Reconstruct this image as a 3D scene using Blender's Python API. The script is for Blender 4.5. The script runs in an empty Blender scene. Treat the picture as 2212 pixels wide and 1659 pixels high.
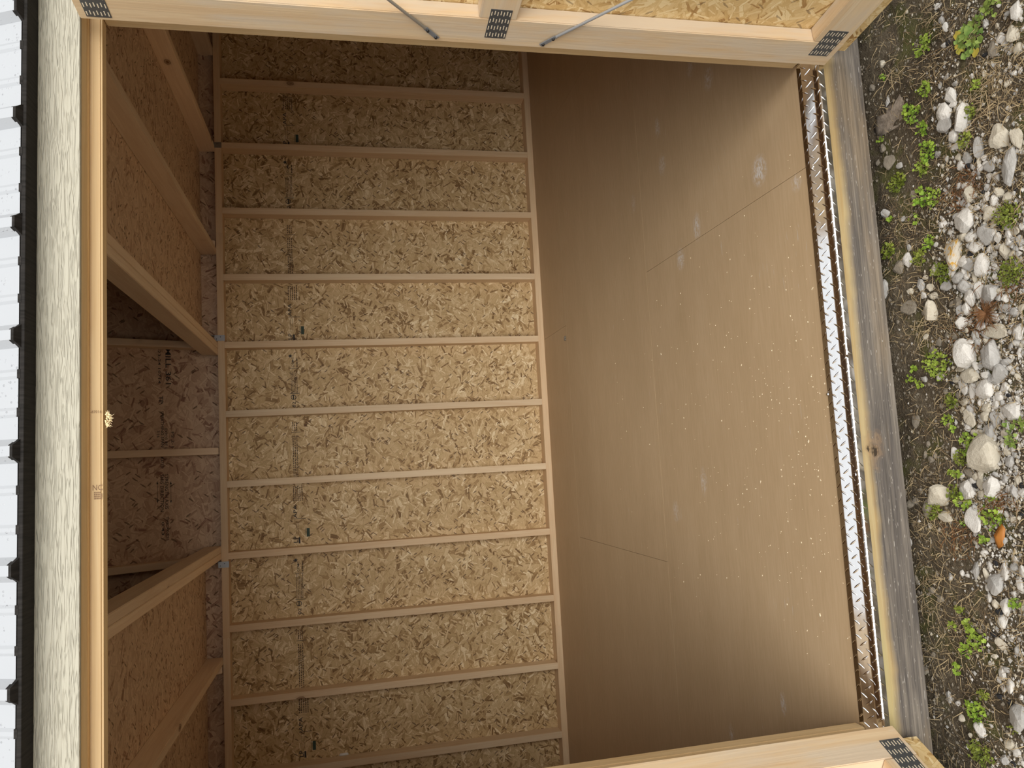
import bpy, bmesh, math, random
from mathutils import Vector, Matrix, noise
import numpy as np

scene = bpy.context.scene
C = scene.collection
random.seed(7)

# ------------------------------------------------------------------ camera
F_PX, W_PX, H_PX = 1661.0, 2212, 1659
CAM = Vector((-1.999, -4.7103, 1.2699))
PITCH, YAW, ROLL = -0.2167, -0.1027, -0.0335

def cam_axes():
    B = np.array([[0, 0, -1], [-1, 0, 0], [0, 1, 0.]])      # the phone was held on its side: image left is up
    Rz = np.array([[math.cos(YAW), -math.sin(YAW), 0], [math.sin(YAW), math.cos(YAW), 0], [0, 0, 1]])
    Rx = np.array([[1, 0, 0], [0, math.cos(PITCH), -math.sin(PITCH)], [0, math.sin(PITCH), math.cos(PITCH)]])
    c, s = math.cos(ROLL), math.sin(ROLL)
    return np.array([[c, -s, 0], [s, c, 0], [0, 0, 1]]) @ B @ (Rz @ Rx).T
AX = cam_axes()
cd = bpy.data.cameras.new('camera')
cam = bpy.data.objects.new('camera', cd)
C.objects.link(cam)
cd.sensor_fit = 'HORIZONTAL'
cd.sensor_width = 36.0
cd.lens = F_PX / W_PX * 36.0
cd.clip_start = 0.02
r0, r1, r2 = Vector(AX[0]), Vector(AX[1]), Vector(AX[2])
m = Matrix.Identity(4)
for i in range(3):
    m[i][0] = r0[i]; m[i][1] = -r1[i]; m[i][2] = -r2[i]; m[i][3] = CAM[i]
cam.matrix_world = m
scene.camera = cam

def ray(x, y):
    return r0 * ((x - 1106) / F_PX) + r1 * ((y - 829.5) / F_PX) + r2
def onplane(x, y, P, n):
    d = ray(x, y); P = Vector(P); n = Vector(n)
    return CAM + d * (n.dot(P - CAM) / n.dot(d))
def onz(x, y, z): return onplane(x, y, (0, 0, z), (0, 0, 1))
def ony(x, y, Y): return onplane(x, y, (0, Y, 0), (0, 1, 0))

# ------------------------------------------------------------------ sky and exposure (flat bright overcast)
world = bpy.data.worlds.new('world'); scene.world = world
world.use_nodes = True
bg = world.node_tree.nodes['Background']
bg.inputs[0].default_value = (0.97, 0.985, 1.0, 1)
bg.inputs[1].default_value = 0.62
# hazy sun behind the photographer, spread wide by thin cloud
sd = bpy.data.lights.new('hazy_sun', 'SUN'); sd.energy = 2.5; sd.angle = math.radians(55); sd.color = (1.0, 0.97, 0.92)
sun = bpy.data.objects.new('hazy_sun', sd); C.objects.link(sun)
sun.location = (-1.2, -8, 5)
SUN_EL, SUN_AZ = math.radians(17), math.radians(0)      # elevation, and how far to the right of straight behind
sun.rotation_euler = Vector((math.sin(-SUN_AZ) * math.cos(SUN_EL), math.cos(SUN_AZ) * math.cos(SUN_EL), -math.sin(SUN_EL))).to_track_quat('-Z', 'Y').to_euler()
vs = scene.view_settings
vs.view_transform = 'Standard'; vs.look = 'None'; vs.gamma = 1.0; vs.use_curve_mapping = False
vs.exposure = 0.73
scene.cycles.max_bounces = 8
scene.cycles.diffuse_bounces = 5
scene.cycles.glossy_bounces = 6

# ------------------------------------------------------------------ node helper
class NT:
    def __init__(s, name):
        s.mat = bpy.data.materials.new(name); s.mat.use_nodes = True
        s.t = s.mat.node_tree; s.t.nodes.clear()
        s.out = s.n('ShaderNodeOutputMaterial'); s.b = s.n('ShaderNodeBsdfPrincipled')
        s.l(s.b.outputs[0], s.out.inputs[0])
    def n(s, t, **k):
        x = s.t.nodes.new(t)
        for a, v in k.items(): setattr(x, a, v)
        return x
    def l(s, a, b): s.t.links.new(a, b)
    def put(s, node, key, v):
        if v is None: return
        i = node.inputs[key]
        if hasattr(v, 'links') or isinstance(v, bpy.types.NodeSocket): s.l(v, i)
        else:
            if isinstance(v, (tuple, list)) and len(v) == 3 and i.type == 'RGBA': v = tuple(v) + (1,)
            i.default_value = v
    def math(s, op, a, b=0.0, c=None, clamp=False):
        x = s.n('ShaderNodeMath', operation=op); x.use_clamp = clamp
        s.put(x, 0, a); s.put(x, 1, b)
        if c is not None: s.put(x, 2, c)
        return x.outputs[0]
    def vm(s, op, a, b=(0, 0, 0)):
        x = s.n('ShaderNodeVectorMath', operation=op); s.put(x, 0, a); s.put(x, 1, b)
        return x.outputs[1] if op in ('LENGTH', 'DISTANCE', 'DOT_PRODUCT') else x.outputs[0]
    def map(s, v, loc=(0, 0, 0), rot=(0, 0, 0), sc=(1, 1, 1)):
        x = s.n('ShaderNodeMapping'); s.l(v, x.inputs[0])
        s.put(x, 1, loc); s.put(x, 2, rot); s.put(x, 3, sc)
        return x.outputs[0]
    def noise(s, v, scale, detail=3, rough=0.5, dist=0.0, color=False):
        x = s.n('ShaderNodeTexNoise'); s.l(v, x.inputs['Vector'])
        x.inputs['Scale'].default_value = scale; x.inputs['Detail'].default_value = detail
        x.inputs['Roughness'].default_value = rough; x.inputs['Distortion'].default_value = dist
        return x.outputs['Color'] if color else x.outputs['Fac']
    def vor(s, v, scale, feature='F1', dim='3D', rnd=1.0):
        x = s.n('ShaderNodeTexVoronoi', feature=feature, voronoi_dimensions=dim)
        s.l(v, x.inputs['Vector']); x.inputs['Scale'].default_value = scale
        x.inputs['Randomness'].default_value = rnd
        return x
    def ramp(s, f, stops, interp='LINEAR'):
        x = s.n('ShaderNodeValToRGB'); s.l(f, x.inputs[0]); cr = x.color_ramp; cr.interpolation = interp
        while len(cr.elements) < len(stops): cr.elements.new(0.5)
        for e, (p, c) in zip(cr.elements, stops):
            e.position = p
            e.color = (c, c, c, 1) if isinstance(c, (int, float)) else tuple(c) + (1,)
        return x.outputs[0]
    def mix(s, f, a, b, mode='MIX'):
        x = s.n('ShaderNodeMix', data_type='RGBA', blend_type=mode)
        s.put(x, 0, f); s.put(x, 6, a); s.put(x, 7, b)
        return x.outputs[2]
    def sep(s, v):
        x = s.n('ShaderNodeSeparateXYZ'); s.l(v, x.inputs[0]); return x.outputs
    def co(s, k='Object'): return s.n('ShaderNodeTexCoord').outputs[k]
    def rnd(s): return s.n('ShaderNodeObjectInfo').outputs['Random']
    def shift(s, v, amt=37.0):
        x = s.n('ShaderNodeCombineXYZ'); r = s.rnd()
        s.l(s.math('MULTIPLY', r, amt), x.inputs[0]); s.l(s.math('MULTIPLY', r, amt * 1.7), x.inputs[1])
        s.l(s.math('MULTIPLY', r, amt * 0.6), x.inputs[2])
        return s.vm('ADD', v, x.outputs[0])
    def bump(s, h, strength, dist=0.002):
        x = s.n('ShaderNodeBump'); x.inputs['Strength'].default_value = strength; x.inputs['Distance'].default_value = dist
        s.l(h, x.inputs['Height']); s.l(x.outputs[0], s.b.inputs['Normal'])
    def fin(s, col, rough=0.6, metal=0.0, spec=None):
        s.put(s.b, 'Base Color', col); s.put(s.b, 'Roughness', rough); s.put(s.b, 'Metallic', metal)
        if spec is not None: s.b.inputs['Specular IOR Level'].default_value = spec
        return s.mat

def plain(name, col, rough=0.6, metal=0.0):
    return NT(name).fin(col, rough, metal)

def osb_mat(name, stops, sc=1.0, chips=1.0):
    """strand board: layers of randomly turned, straight-edged strands over a base of fines"""
    k = NT(name)
    p = k.shift(k.co(), 11.0)
    x = k.n('ShaderNodeSeparateXYZ'); k.l(p, x.inputs[0]); cxy = k.n('ShaderNodeCombineXYZ'); k.l(x.outputs[0], cxy.inputs[0]); k.l(x.outputs[1], cxy.inputs[1])
    p = cxy.outputs[0]
    wob = k.vm('SCALE', k.vm('SUBTRACT', k.noise(p, 70 * sc, 2, color=True), (0.5, 0.5, 0.5))); wob.node.inputs['Scale'].default_value = 0.006 / sc
    p = k.vm('ADD', p, wob)
    base = k.noise(k.vm('MULTIPLY', p, (60 * sc, 160 * sc, 0)), 1.0, 3, 0.65)
    tone = k.math('ADD', 0.16, k.math('MULTIPLY', base, 0.65))
    L_ = [(13, .52, .19), (18, .54, .15), (12, .56, .15), (22, .56, .13), (15, .56, .12), (28, .58, .085), (20, .58, .06)]
    for i, (scl, hl, hw) in enumerate(L_):
        q = k.map(p, loc=(i * 3.173, i * 5.719, 0)); q = k.vm('SCALE', q); q.node.inputs['Scale'].default_value = scl * sc
        v = k.vor(q, 1.0, dim='2D'); c_ = k.n('ShaderNodeSeparateColor'); k.l(v.outputs['Color'], c_.inputs[0])
        d = k.sep(k.vm('SUBTRACT', q, v.outputs['Position']))
        ang = k.math('MULTIPLY', k.math('SUBTRACT', c_.outputs[0], 0.5), 2.9)      # strands favour the long way of the sheet
        ca, sa = k.math('COSINE', ang), k.math('SINE', ang)
        u = k.math('ADD', k.math('MULTIPLY', d[0], ca), k.math('MULTIPLY', d[1], sa))
        w = k.math('SUBTRACT', k.math('MULTIPLY', d[1], ca), k.math('MULTIPLY', d[0], sa))
        width = k.math('MULTIPLY', hw, k.math('ADD', 0.45, c_.outputs[1]))
        inside = k.math('MULTIPLY', k.math('LESS_THAN', k.math('ABSOLUTE', w), width), k.math('LESS_THAN', k.math('ABSOLUTE', u), hl))
        near = k.math('MULTIPLY', k.math('LESS_THAN', k.math('ABSOLUTE', k.math('ADD', w, 0.02)), k.math('ADD', width, 0.012)), k.math('LESS_THAN', k.math('ABSOLUTE', u), hl + 0.015))  # thin shadow painted along one side of every strand
        gv = k.n('ShaderNodeCombineXYZ'); k.l(k.math('MULTIPLY', u, 1.2), gv.inputs[0]); k.l(k.math('MULTIPLY', w, 14.0), gv.inputs[1]); k.l(k.math('MULTIPLY', c_.outputs[2], 31.0), gv.inputs[2])
        t = k.math('ADD', c_.outputs[2], k.math('MULTIPLY', k.math('SUBTRACT', k.noise(gv.outputs[0], 1.0, 0), 0.5), 0.34))
        mx = k.n('ShaderNodeMix'); k.put(mx, 0, k.math('MULTIPLY', near, 0.65)); k.put(mx, 2, tone); k.put(mx, 3, 0.08); tone = mx.outputs[0]
        mx = k.n('ShaderNodeMix'); k.put(mx, 0, inside); k.put(mx, 2, tone); k.put(mx, 3, t); tone = mx.outputs[0]
    col = k.ramp(tone, stops)
    # resin-dark slivers
    for (rot, loc, sx, sy, th, dd) in ((0.9, (9, 2, 0), 30, 120, 0.965, 0.40), (2.2, (1, 7, 0), 24, 110, 0.965, 0.36)):
        q = k.vm('MULTIPLY', k.map(p, rot=(0, 0, rot), loc=loc), (sx * sc, sy * sc, 0))
        v = k.vor(q, 1.0, dim='2D'); s2 = k.n('ShaderNodeSeparateColor'); k.l(v.outputs['Color'], s2.inputs[0])
        chip = k.math('MULTIPLY', k.math('GREATER_THAN', s2.outputs[0], th), k.math('LESS_THAN', v.outputs['Distance'], dd))
        col = k.mix(k.math('MULTIPLY', chip, 0.75 * chips), col, (0.10, 0.05, 0.025))
    return k.fin(col, 0.6, spec=0.3)

M = {}
M['osb'] = osb_mat('osb_wall', [(0.0, (0.22, 0.125, 0.05)), (0.14, (0.42, 0.27, 0.12)), (0.34, (0.58, 0.41, 0.205)), (0.68, (0.665, 0.485, 0.265)), (0.86, (0.74, 0.57, 0.335)), (1.0, (0.87, 0.72, 0.47))])
M['osb_roof'] = osb_mat('osb_roof', [(0.0, (0.27, 0.14, 0.10)), (0.13, (0.48, 0.32, 0.22)), (0.5, (0.60, 0.43, 0.30)), (1.0, (0.70, 0.54, 0.39))], 0.8)
M['osb_deck'] = osb_mat('osb_loft_deck', [(0.0, (0.32, 0.18, 0.11)), (0.13, (0.54, 0.37, 0.24)), (0.5, (0.66, 0.49, 0.33)), (1.0, (0.75, 0.58, 0.41))])
M['osb_door'] = osb_mat('osb_door', [(0.0, (0.36, 0.20, 0.07)), (0.12, (0.56, 0.37, 0.15)), (0.45, (0.68, 0.49, 0.235)), (1.0, (0.80, 0.64, 0.37))], 1.15, 0.7)

def pine(name, light, dark, knot=(0.20, 0.09, 0.04), var=0.12, pink=(1.0, 0.86, 0.74), knots=0.5, rough=0.55, pale=None):
    """sawn softwood, grain along local X"""
    k = NT(name)
    p = k.shift(k.co(), 23.0)
    g1 = k.noise(k.vm('MULTIPLY', p, (0.9, 16, 16)), 1.6, 3, 0.55, 0.6)
    g2 = k.noise(k.vm('MULTIPLY', p, (4, 240, 240)), 1.0, 2, 0.6)
    f = k.math('ADD', k.math('MULTIPLY', g1, 0.75), k.math('MULTIPLY', g2, 0.35))
    rings = k.math('SINE', k.math('MULTIPLY', g1, 40.0))
    f = k.math('ADD', f, k.math('MULTIPLY', rings, 0.055))
    col = k.mix(k.ramp(f, [(0.36, 0.0), (0.72, 1.0)]), light, dark)
    if pale is not None:
        z = k.noise(k.vm('MULTIPLY', p, (1.6, 9, 9)), 1.3, 4, 0.65)
        col = k.mix(k.ramp(z, [(0.45, 0.0), (0.6, 0.75)]), col, pale)
    r = k.rnd()
    col = k.mix(k.math('MULTIPLY', k.math('FRACT', k.math('MULTIPLY', r, 7.31)), 0.9), col, pink, 'MULTIPLY')
    br = k.math('ADD', 1.0 - var, k.math('MULTIPLY', k.math('FRACT', k.math('MULTIPLY', r, 3.77)), 2 * var))
    cx = k.n('ShaderNodeCombineColor')
    for i in range(3): k.l(br, cx.inputs[i])
    col = k.mix(1.0, col, cx.outputs[0], 'MULTIPLY')
    if knots:
        v = k.vor(k.vm('MULTIPLY', p, (4.5, 8, 8)), 1.0)
        s_ = k.n('ShaderNodeSeparateColor'); k.l(v.outputs['Color'], s_.inputs[0])
        d = k.math('ADD', v.outputs['Distance'], k.math('MULTIPLY', k.noise(p, 60, 2), 0.05))
        on = k.math('LESS_THAN', s_.outputs[0], knots)
        core = k.ramp(d, [(0.07, 1.0), (0.10, 0.55), (0.13, 0.85), (0.15, 0.15), (0.24, 0.0)])
        col = k.mix(k.math('MULTIPLY', core, on), col, knot)
    k.bump(k.math('ADD', g2, rings), 0.12, 0.0006)
    return k.fin(col, rough, spec=0.3)

M['stud'] = pine('pine_stud', (0.80, 0.64, 0.43), (0.72, 0.53, 0.33), pink=(1.0, 0.94, 0.88), knots=0.22, var=0.07)
M['joist'] = pine('pine_joist', (0.84, 0.69, 0.51), (0.74, 0.57, 0.40), pink=(1.0, 0.95, 0.91), knots=0.3)
M['door_wood'] = pine('pine_door_frame', (0.72, 0.56, 0.36), (0.62, 0.44, 0.26), pink=(1, 0.97, 0.93), var=0.04, knots=0.2, pale=(0.62, 0.53, 0.415))
M['jamb_wood'] = pine('pine_jamb', (0.76, 0.58, 0.335), (0.66, 0.46, 0.235), pink=(1, 0.96, 0.9), var=0.05, knots=0.12)

def treated():
    """weathered treated board: grey face, a fresh yellow band near its top edge where it was covered"""
    k = NT('treated_rim_board'); p = k.co()
    xyz = k.sep(p)
    g1 = k.noise(k.vm('MULTIPLY', p, (0.8, 22, 22)), 2.2, 4, 0.6, 1.2)
    g2 = k.noise(k.vm('MULTIPLY', p, (7, 300, 300)), 1.0, 3, 0.6)
    grey = k.mix(k.ramp(g1, [(0.35, 0.0), (0.68, 1.0)]), (0.085, 0.074, 0.066), (0.20, 0.172, 0.140))
    tan = k.noise(k.vm('MULTIPLY', p, (1.3, 8, 8)), 1.6, 3, 0.6)
    grey = k.mix(k.ramp(tan, [(0.54, 0.0), (0.70, 0.45)]), grey, (0.25, 0.18, 0.105))
    fine = k.ramp(g2, [(0.30, 0.62), (0.62, 1.22)])
    grey = k.mix(0.8, grey, fine, 'MULTIPLY')
    spk = k.noise(k.vm('MULTIPLY', p, (60, 300, 300)), 1.0, 1)
    grey = k.mix(k.ramp(spk, [(0.70, 0.0), (0.75, 0.7)]), grey, (0.42, 0.39, 0.35))
    fresh = k.mix(k.ramp(g1, [(0.4, 0.0), (0.62, 1.0)]), (0.36, 0.25, 0.112), (0.405, 0.315, 0.165))
    green = k.noise(k.vm('MULTIPLY', p, (1.1, 5, 5)), 1.1, 2)
    fresh = k.mix(k.ramp(green, [(0.52, 0.0), (0.66, 0.8)]), fresh, (0.40, 0.375, 0.18))
    # local Y runs up the board face, top edge at +0.07
    edge = k.math('ADD', xyz[1], k.math('MULTIPLY', k.math('SUBTRACT', k.noise(k.vm('MULTIPLY', p, (1, 0.2, 0.2)), 3.2, 4, 0.62), 0.5), 0.055))
    band = k.ramp(k.math('ADD', k.math('MULTIPLY', edge, 8.0), 0.5), [(0.60, 0.0), (0.68, 0.45), (0.78, 1.0)])
    col = k.mix(band, grey, fresh)
    kn = k.vm('MULTIPLY', k.vm('SUBTRACT', p, (-0.15, 0.034, 0)), (14, 24, 0))
    kd = k.vm('LENGTH', k.vm('ADD', kn, k.vm('SCALE', k.noise(p, 30, 3, color=True))))
    ringk = k.math('SINE', k.math('MULTIPLY', kd, 24.0))
    kmask = k.ramp(kd, [(0.45, 1.0), (1.35, 0.0)])
    kcol = k.mix(k.ramp(ringk, [(0.3, 0.0), (0.9, 1.0)]), (0.30, 0.19, 0.10), (0.19, 0.125, 0.075))
    col = k.mix(k.math('MULTIPLY', kmask, 0.7), col, kcol)
    col = k.mix(k.ramp(k.math('ADD', kd, k.math('MULTIPLY', g2, 0.5)), [(0.72, 0.9), (0.80, 0.0)]), col, (0.02, 0.015, 0.01))
    k.bump(k.math('ADD', g2, k.math('MULTIPLY', g1, 0.6)), 0.35, 0.0012)
    return k.fin(col, 0.7, spec=0.25)
M['treated'] = treated()

def siding():
    k = NT('cream_embossed_siding'); p = k.co()
    w = k.noise(k.vm('MULTIPLY', p, (16, 250, 250)), 1.0, 1, 0.5, 0.7)
    w2 = k.noise(k.vm('MULTIPLY', p, (9, 70, 70)), 1.0, 2, 0.5, 0.4)
    h = k.math('ADD', k.ramp(w, [(0.40, 0.0), (0.52, 0.8), (0.62, 1.0)]), k.math('MULTIPLY', w2, 0.5))
    k.bump(h, 0.9, 0.0020)
    return k.fin((0.40, 0.378, 0.30), 0.6)
M['siding'] = siding()

def floor_mat():
    k = NT('floor_panel_brown'); p = k.co('Generated'); p = k.n('ShaderNodeNewGeometry').outputs['Position']
    s1 = k.noise(k.vm('MULTIPLY', p, (9, 120, 1)), 1.0, 3, 0.6)
    s2 = k.noise(k.vm('MULTIPLY', p, (1.5, 5, 1)), 1.5, 4, 0.6)
    f = k.math('ADD', k.math('MULTIPLY', s1, 0.55), k.math('MULTIPLY', s2, 0.45))
    col = k.ramp(f, [(0.32, (0.49, 0.348, 0.20)), (0.52, (0.54, 0.388, 0.23)), (0.72, (0.59, 0.435, 0.27))])
    # pale scuffs dragged along the sheets
    sc = k.noise(k.vm('MULTIPLY', p, (14, 110, 1)), 1.0, 2, 0.5)
    scm = k.noise(k.vm('MULTIPLY', p, (2.2, 3.1, 1)), 1.7, 2, 0.5)
    m_ = k.math('MULTIPLY', k.ramp(sc, [(0.66, 0.0), (0.72, 1.0)]), k.ramp(scm, [(0.55, 0.0), (0.66, 0.6)]))
    col = k.mix(m_, col, (0.62, 0.55, 0.46))
    # chalky smudges, each at its own place
    msk = None
    for (px, py, rx, ry, st) in SMUDGES:
        c = onz(px, py, 0)
        d = k.vm('LENGTH', k.vm('MULTIPLY', k.vm('SUBTRACT', p, tuple(c)), (1 / rx, 1 / ry, 0)))
        a = k.math('MULTIPLY', k.ramp(d, [(0.2, 1.0), (1.0, 0.0)]), st)
        msk = a if msk is None else k.math('MAXIMUM', msk, a)
    brk = k.noise(k.vm('MULTIPLY', p, (70, 90, 1)), 1.0, 3, 0.65)
    msk = k.math('MULTIPLY', msk, k.ramp(brk, [(0.42, 0.05), (0.60, 1.0)]))
    col = k.mix(msk, col, (0.72, 0.69, 0.66))
    k.bump(s1, 0.06, 0.0005)
    return k.fin(col, 0.5, spec=0.35)
SMUDGES = [(1640, 368, 0.055, 0.05, 1.0), (1720, 395, 0.03, 0.03, 0.6), (1505, 490, 0.06, 0.035, 0.8), (1470, 560, 0.05, 0.04, 0.8),
           (1520, 1040, 0.06, 0.03, 0.55), (1460, 1105, 0.05, 0.035, 0.5), (1692, 1520, 0.04, 0.02, 0.8), (1580, 1585, 0.04, 0.022, 0.8),
           (1430, 355, 0.05, 0.04, 0.6), (1530, 170, 0.05, 0.04, 0.7), (1490, 150, 0.04, 0.03, 0.6), (1420, 275, 0.05, 0.03, 0.7), (1368, 440, 0.05, 0.03, 0.4)]
M['floor'] = floor_mat()

def roof_mat():
    k = NT('white_metal_roofing'); p = k.co()
    v = k.vor(p, 150.0); s_ = k.n('ShaderNodeSeparateColor'); k.l(v.outputs['Color'], s_.inputs[0])
    rad = k.math('MULTIPLY', k.math('ADD', 0.12, k.math('MULTIPLY', s_.outputs[1], 0.3)), k.math('GREATER_THAN', s_.outputs[0], 0.55))
    patch = k.ramp(k.noise(p, 14, 2), [(0.42, 0.0), (0.58, 1.0)])
    h = k.math('MULTIPLY', k.math('MAXIMUM', k.math('SUBTRACT', rad, v.outputs['Distance']), 0.0), patch)
    k.bump(h, 1.0, 0.006)
    return k.fin((0.37, 0.385, 0.405), 0.38)
M['roof'] = roof_mat()
def dark_trim():
    k = NT('dark_eave_trim'); p = k.co()
    g = k.noise(k.vm('MULTIPLY', p, (160, 8, 8)), 1.0, 3, 0.6)
    return k.fin(k.ramp(g, [(0.3, (0.012, 0.011, 0.010)), (0.7, (0.030, 0.027, 0.025))]), 0.75, spec=0.1)
M['dark'] = dark_trim()
def plate_metal():
    k = NT('bright_aluminium'); p = k.co()
    g = k.noise(k.vm('MULTIPLY', p, (6, 90, 90)), 1.0, 3, 0.6)
    return k.fin((0.88, 0.88, 0.88), k.ramp(g, [(0.3, 0.08), (0.7, 0.16)]), 1.0)
M['alu'] = plate_metal()
M['galv'] = plain('galvanised_steel', (0.34, 0.36, 0.38), 0.45, 0.9)
M['gusset'] = plain('nail_plate_steel', (0.12, 0.125, 0.13), 0.5, 0.6)
M['slot'] = plain('nail_plate_slot', (0.72, 0.62, 0.46), 0.6)
M['rod'] = plain('zinc_rod', (0.58, 0.60, 0.62), 0.4, 0.35)
M['rod_end'] = plain('zinc_rod_end', (0.24, 0.25, 0.265), 0.45, 0.3)
M['screw'] = plain('black_screw', (0.015, 0.015, 0.017), 0.4)
M['ink'] = plain('black_ink', (0.028, 0.024, 0.024), 0.7)
M['ink_green'] = plain('green_ink', (0.035, 0.06, 0.042), 0.7)
M['ink_brown'] = plain('faint_ink', (0.12, 0.07, 0.035), 0.7)
M['ink_light'] = plain('brown_stamp_ink', (0.30, 0.18, 0.10), 0.7)
M['splinter'] = plain('fresh_splinter', (0.86, 0.70, 0.42), 0.7)
M['white'] = plain('plain_white', (0.85, 0.85, 0.83), 0.5)
M['fleck'] = plain('sawdust_fleck', (0.90, 0.80, 0.58), 0.7)
M['concrete'] = plain('skid_wood', (0.12, 0.09, 0.06), 0.8)

def stone_mat(name, a, b, spot=None):
    k = NT(name); p = k.shift(k.co(), 50.0)
    n1 = k.noise(p, 2.2, 5, 0.65); r = k.math('FRACT', k.math('MULTIPLY', k.rnd(), 5.3))
    col = k.mix(k.ramp(n1, [(0.3, 0.0), (0.7, 1.0)]), a, b)
    col = k.mix(k.math('MULTIPLY', r, 0.35), col, tuple(x * 0.72 for x in a))
    n2 = k.noise(p, 9, 4, 0.7)
    col = k.mix(k.ramp(n2, [(0.58, 0.0), (0.72, 0.55)]), col, (0.30, 0.245, 0.18))
    if spot: col = k.mix(k.ramp(k.noise(p, 1.7, 3, 0.6, 1.5), [(0.52, 0.0), (0.58, 1.0)]), col, spot)
    k.bump(n2, 0.3, 0.03)
    return k.fin(col, 0.8, spec=0.25)
M['st_w'] = stone_mat('stone_white', (0.68, 0.655, 0.61), (0.57, 0.54, 0.49))
M['st_g'] = stone_mat('stone_grey', (0.46, 0.445, 0.42), (0.35, 0.335, 0.31))
M['st_t'] = stone_mat('stone_tan', (0.58, 0.53, 0.43), (0.46, 0.41, 0.32))
M['st_d'] = stone_mat('stone_dull', (0.27, 0.235, 0.185), (0.17, 0.145, 0.11))
M['st_o'] = stone_mat('stone_orange_stain', (0.56, 0.52, 0.44), (0.46, 0.41, 0.33), (0.52, 0.30, 0.06))
M['st_b'] = stone_mat('stone_black', (0.018, 0.019, 0.022), (0.03, 0.03, 0.033))

def ground_mat():
    k = NT('soil'); p = k.n('ShaderNodeNewGeometry').outputs['Position']
    n1 = k.noise(p, 5, 5, 0.65); n2 = k.noise(p, 70, 4, 0.7); n3 = k.noise(p, 260, 3, 0.7)
    f = k.math('ADD', k.math('MULTIPLY', n1, 0.4), k.math('ADD', k.math('MULTIPLY', n2, 0.4), k.math('MULTIPLY', n3, 0.3)))
    col = k.ramp(f, [(0.36, (0.032, 0.024, 0.016)), (0.52, (0.095, 0.073, 0.048)), (0.66, (0.19, 0.155, 0.108)), (0.8, (0.34, 0.29, 0.22))])
    moss = k.math('MULTIPLY', k.ramp(k.noise(p, 9, 3, 0.6), [(0.52, 0.0), (0.64, 0.65)]), k.ramp(k.sep(p)[1], [(0.0, 1.0), (1.0, 1.0)]))
    col = k.mix(moss, col, k.mix(n3, (0.05, 0.065, 0.012), (0.17, 0.165, 0.045)))
    lotm = k.math('MULTIPLY', k.math('LESS_THAN', k.math('ADD', k.sep(p)[1], k.math('MULTIPLY', n1, 0.3)), -3.42), 0.8)  # gravel lot out of view, lightened to bounce light into the shed
    col = k.mix(lotm, col, k.mix(n2, (0.36, 0.34, 0.30), (0.56, 0.54, 0.49)))
    k.bump(k.math('ADD', n2, n3), 0.9, 0.008)
    return k.fin(col, 0.9, spec=0.15)
M['ground'] = ground_mat()

def leaf_mat(name, a, b):
    k = NT(name); p = k.co()
    n = k.noise(p, 45, 2)
    col = k.mix(k.ramp(n, [(0.35, 0.0), (0.65, 1.0)]), a, b)
    col = k.mix(k.math('MULTIPLY', k.rnd(), 0.5), col, (0.30, 0.34, 0.06))
    k.b.inputs['Subsurface Weight'].default_value = 0.0
    return k.fin(col, 0.5, spec=0.3)
M['leaf'] = leaf_mat('clover_green', (0.135, 0.255, 0.025), (0.30, 0.42, 0.055))
M['leaf_dark'] = leaf_mat('mallow_green', (0.10, 0.20, 0.045), (0.23, 0.34, 0.09))
M['leaf_moss'] = leaf_mat('moss_green', (0.085, 0.12, 0.015), (0.20, 0.235, 0.035))
M['leaf_yellow'] = leaf_mat('yellowing_leaf', (0.42, 0.32, 0.05), (0.55, 0.44, 0.08))
M['straw'] = plain('straw', (0.42, 0.32, 0.18), 0.8)
M['straw_dark'] = plain('straw_dark', (0.17, 0.115, 0.06), 0.8)
M['rust'] = plain('rust_brown_blade', (0.19, 0.085, 0.03), 0.7)
M['dead'] = plain('dead_leaf', (0.36, 0.135, 0.02), 0.6)
def bark_mat():
    k = NT('bark_scrap'); p = k.co(); n = k.noise(p, 60, 4, 0.7)
    k.bump(n, 0.8, 0.004)
    return k.fin(k.ramp(n, [(0.3, (0.15, 0.12, 0.09)), (0.7, (0.34, 0.28, 0.22))]), 0.9)
M['bark'] = bark_mat()

# ------------------------------------------------------------------ object helpers
def link(name, data, mat=None, parent=None):
    o = bpy.data.objects.new(name, data)
    C.objects.link(o)
    if mat is not None and not data.materials: data.materials.append(mat)
    if parent is not None: o.parent = parent
    return o
def empty(name, loc=(0, 0, 0), **props):
    o = bpy.data.objects.new(name, None); C.objects.link(o); o.location = loc; o.empty_display_size = 0.1
    for a, b in props.items(): o[a] = b
    return o
def tag(o, label, cat=None, group=None, kind=None):
    o['label'] = label
    if cat: o['category'] = cat
    if group: o['group'] = group
    if kind: o['kind'] = kind
    return o
def bm_mesh(bm, name, smooth=False):
    me = bpy.data.meshes.new(name); bm.normal_update(); bm.to_mesh(me); bm.free()
    if smooth:
        for p in me.polygons: p.use_smooth = True
    return me
def box_bm(bm, c, d):
    r = bmesh.ops.create_cube(bm, size=1.0)
    for v in r['verts']: v.co = Vector((v.co.x * d[0] + c[0], v.co.y * d[1] + c[1], v.co.z * d[2] + c[2]))
    return r['verts']
def box(name, lo, hi, mat, parent=None, bev=0.0):
    lo, hi = Vector(lo), Vector(hi); c = (lo + hi) / 2; d = hi - lo
    bm = bmesh.new(); box_bm(bm, (0, 0, 0), d)
    if bev: bmesh.ops.bevel(bm, geom=bm.edges[:], offset=bev, segments=1, affect='EDGES')
    o = link(name, bm_mesh(bm, name), mat, parent); o.location = c
    return o
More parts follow.
